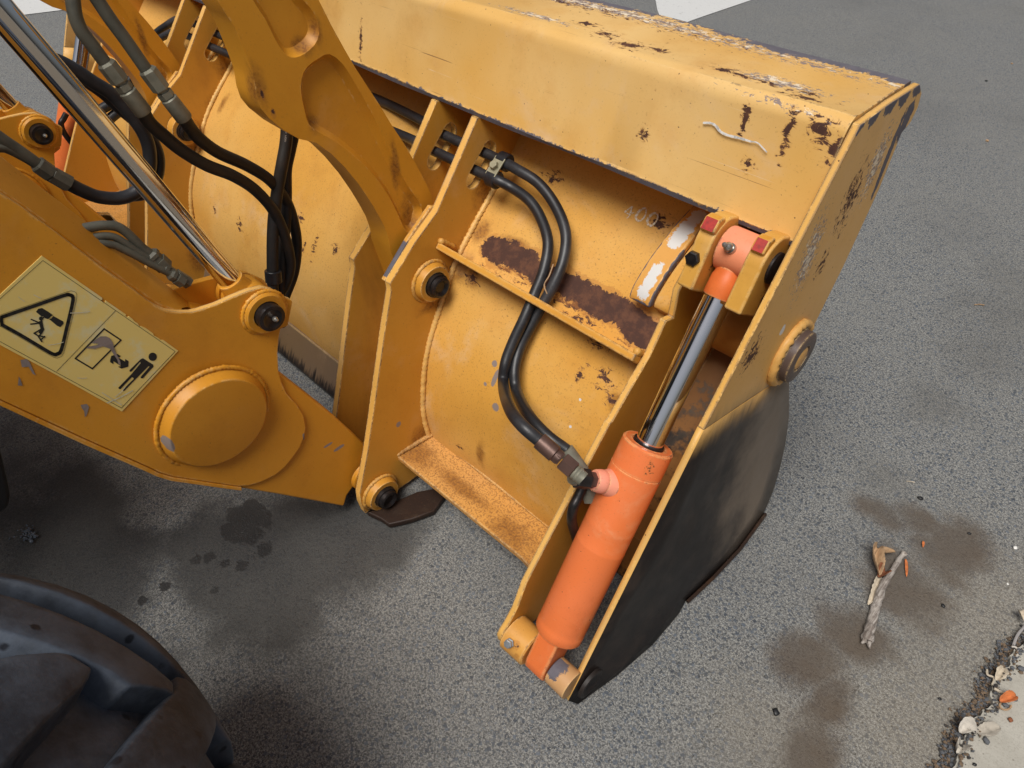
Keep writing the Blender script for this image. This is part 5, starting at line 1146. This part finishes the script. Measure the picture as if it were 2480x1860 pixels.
def stone(px, r, z, mat, label, name='pebble', cat='pebble', group=None, sq=.6):
    c = PZ(px[0], px[1], z); bm = bmesh.new(); bmesh.ops.create_icosphere(bm, subdivisions=2, radius=r)
    for v_ in bm.verts:
        d = v_.co.normalized(); k_ = 1 + .25 * math.sin(d.x * 5 + px[0]) * math.cos(d.y * 4 + px[1]); v_.co = Vector((v_.co.x * k_ * 1.25, v_.co.y * k_, v_.co.z * sq))
    me = bpy.data.meshes.new(name); bm.to_mesh(me); bm.free(); me.materials.append(mat); o = bpy.data.objects.new(name, me); COL.objects.link(o)
    o.location = (c.x, c.y, z + r * sq * .8); o.rotation_euler = (0, 0, px[0]); me.polygons.foreach_set('use_smooth', [True] * len(me.polygons)); tag(o, label, cat, group); WO[o.name] = o.location
    return o
PEB = simple('blue grey stone', (.10, .105, .115), .75, scale=90, var=.4)
for pt_, r_i, lab, zz, mt_ in (((2473, 1621), .010, 'dark oval pebble on the concrete at the right edge', zc, PEB), ((2456, 1693), .007, 'dark pebble beside the orange bark on concrete', zc, PEB), ((2435, 1709), .008, 'grey stone inside the curled bark ring', zc, PEB), ((2387, 1795), .009, 'grey stone below the crumpled leaf on concrete', zc, PEB),
        ((2228, 1208), .009, 'shiny black chip on the asphalt above the brown stain', 0, BLKS), ((2347, 1293), .006, 'small black chip at the right of the brown stain', 0, BLKS), ((1878, 1725), .010, 'black lump on the asphalt at bottom centre right', 0, BLKS), ((2283, 1468), .007, 'flat black chip at the lower edge of the brown stain', 0, BLKS),
        ((2458, 1328), .008, 'small white stone at the right edge of the asphalt', 0, WHT), ((2440, 1415), .004, 'tiny white stone above the gutter', 0, WHT), ((2390, 342), .012, 'small brown leaf scrap on the far asphalt', 0, TAN), ((2275, 1693), .005, 'black bead of tar near the gutter', 0, BLKS), ((2360, 1852), .005, 'dark grit speck at the bottom of the concrete', zc, BLKS), ((2446, 1744), .007, 'dark brown crumb on the concrete', zc, REDB), ((2388, 197), .010, 'black crumb on the far asphalt near the bucket corner', 0, BLKS), ((2450, 155), .010, 'pinkish crumb on the far asphalt at top right', 0, TAN)):
    stone(pt_, r_i * .62, zz, mt_, lab)
# glittering clump of grit left of the oil stain
acc = Acc()
for i in range(60):
    c = PZ(68 + random.gauss(0, 13), 1293 + random.gauss(0, 10), .004 + random.random() * .006); r_i = random.uniform(.002, .005)
    a, b = lathe_data(c, Vector((random.random() - .5, random.random() - .5, .5)), [(0, r_i * .4), (r_i * .5, r_i), (r_i, r_i * .3)], 5); acc.add(a, b)
tag(acc.obj('glass_grit', simple('grit glass', (.10, .12, .15), .15, .0, scale=50), None), 'small glittering clump of dark grit above the tyre', 'grit', kind='stuff')
# gravel in the gutter joint
acc = Acc(); acc2 = Acc()
for i in range(5200):
    k_ = random.uniform(0, len(ep) - 3); j = int(k_); e_ = ep[1 + j].lerp(ep[min(2 + j, len(ep) - 2)], k_ - j) if 0 < j < len(ep) - 3 else None
    if e_ is None: continue
    dd = random.gauss(.008, .009); p = e_ - outv * dd; p.z = random.uniform(0, .006) + (.018 if dd < -.004 else 0)
    if dd < -.03: continue
    r_i = random.choice((.0008, .001, .0013, .0016, .002, .003, .0042)) * random.uniform(.7, 1.2)
    a, b = lathe_data(p, Vector((random.gauss(0, .6), random.gauss(0, .6), 1)), [(0, r_i * .4), (r_i * .45, r_i), (r_i * .9, r_i * .35)], 5, phase=random.random() * 3)
    acc.add(a, b, random.choice((0, 0, 1, 1, 2)))
tag(acc.obj('gravel', PEB, None, mats=[simple('brown grit', (.16, .11, .07), .9), simple('tar grit', (.035, .03, .028), .7)]), 'loose dark gravel and dirt in the joint beside the concrete', 'gravel', kind='stuff')

tag(tube('dead_twig', crv([on_sheet(1340, 640, .075), on_sheet(1330, 668, .08), on_sheet(1318, 690, .078), on_sheet(1325, 712, .075)], 5), .0013, TAN, None, seg=6), 'thin dry twig caught between the two crossing black hoses', 'twig')

GR = {'pebble': 'loose stones and crumbs on the ground', 'twig': 'dry twigs and straws in the litter', 'leaf': 'dry leaves in the litter', 'bark': 'bits of bark in the litter'}
for o_ in list(bpy.data.objects):
    if o_.parent is None and o_.get('category') in GR: o_['group'] = GR[o_['category']]
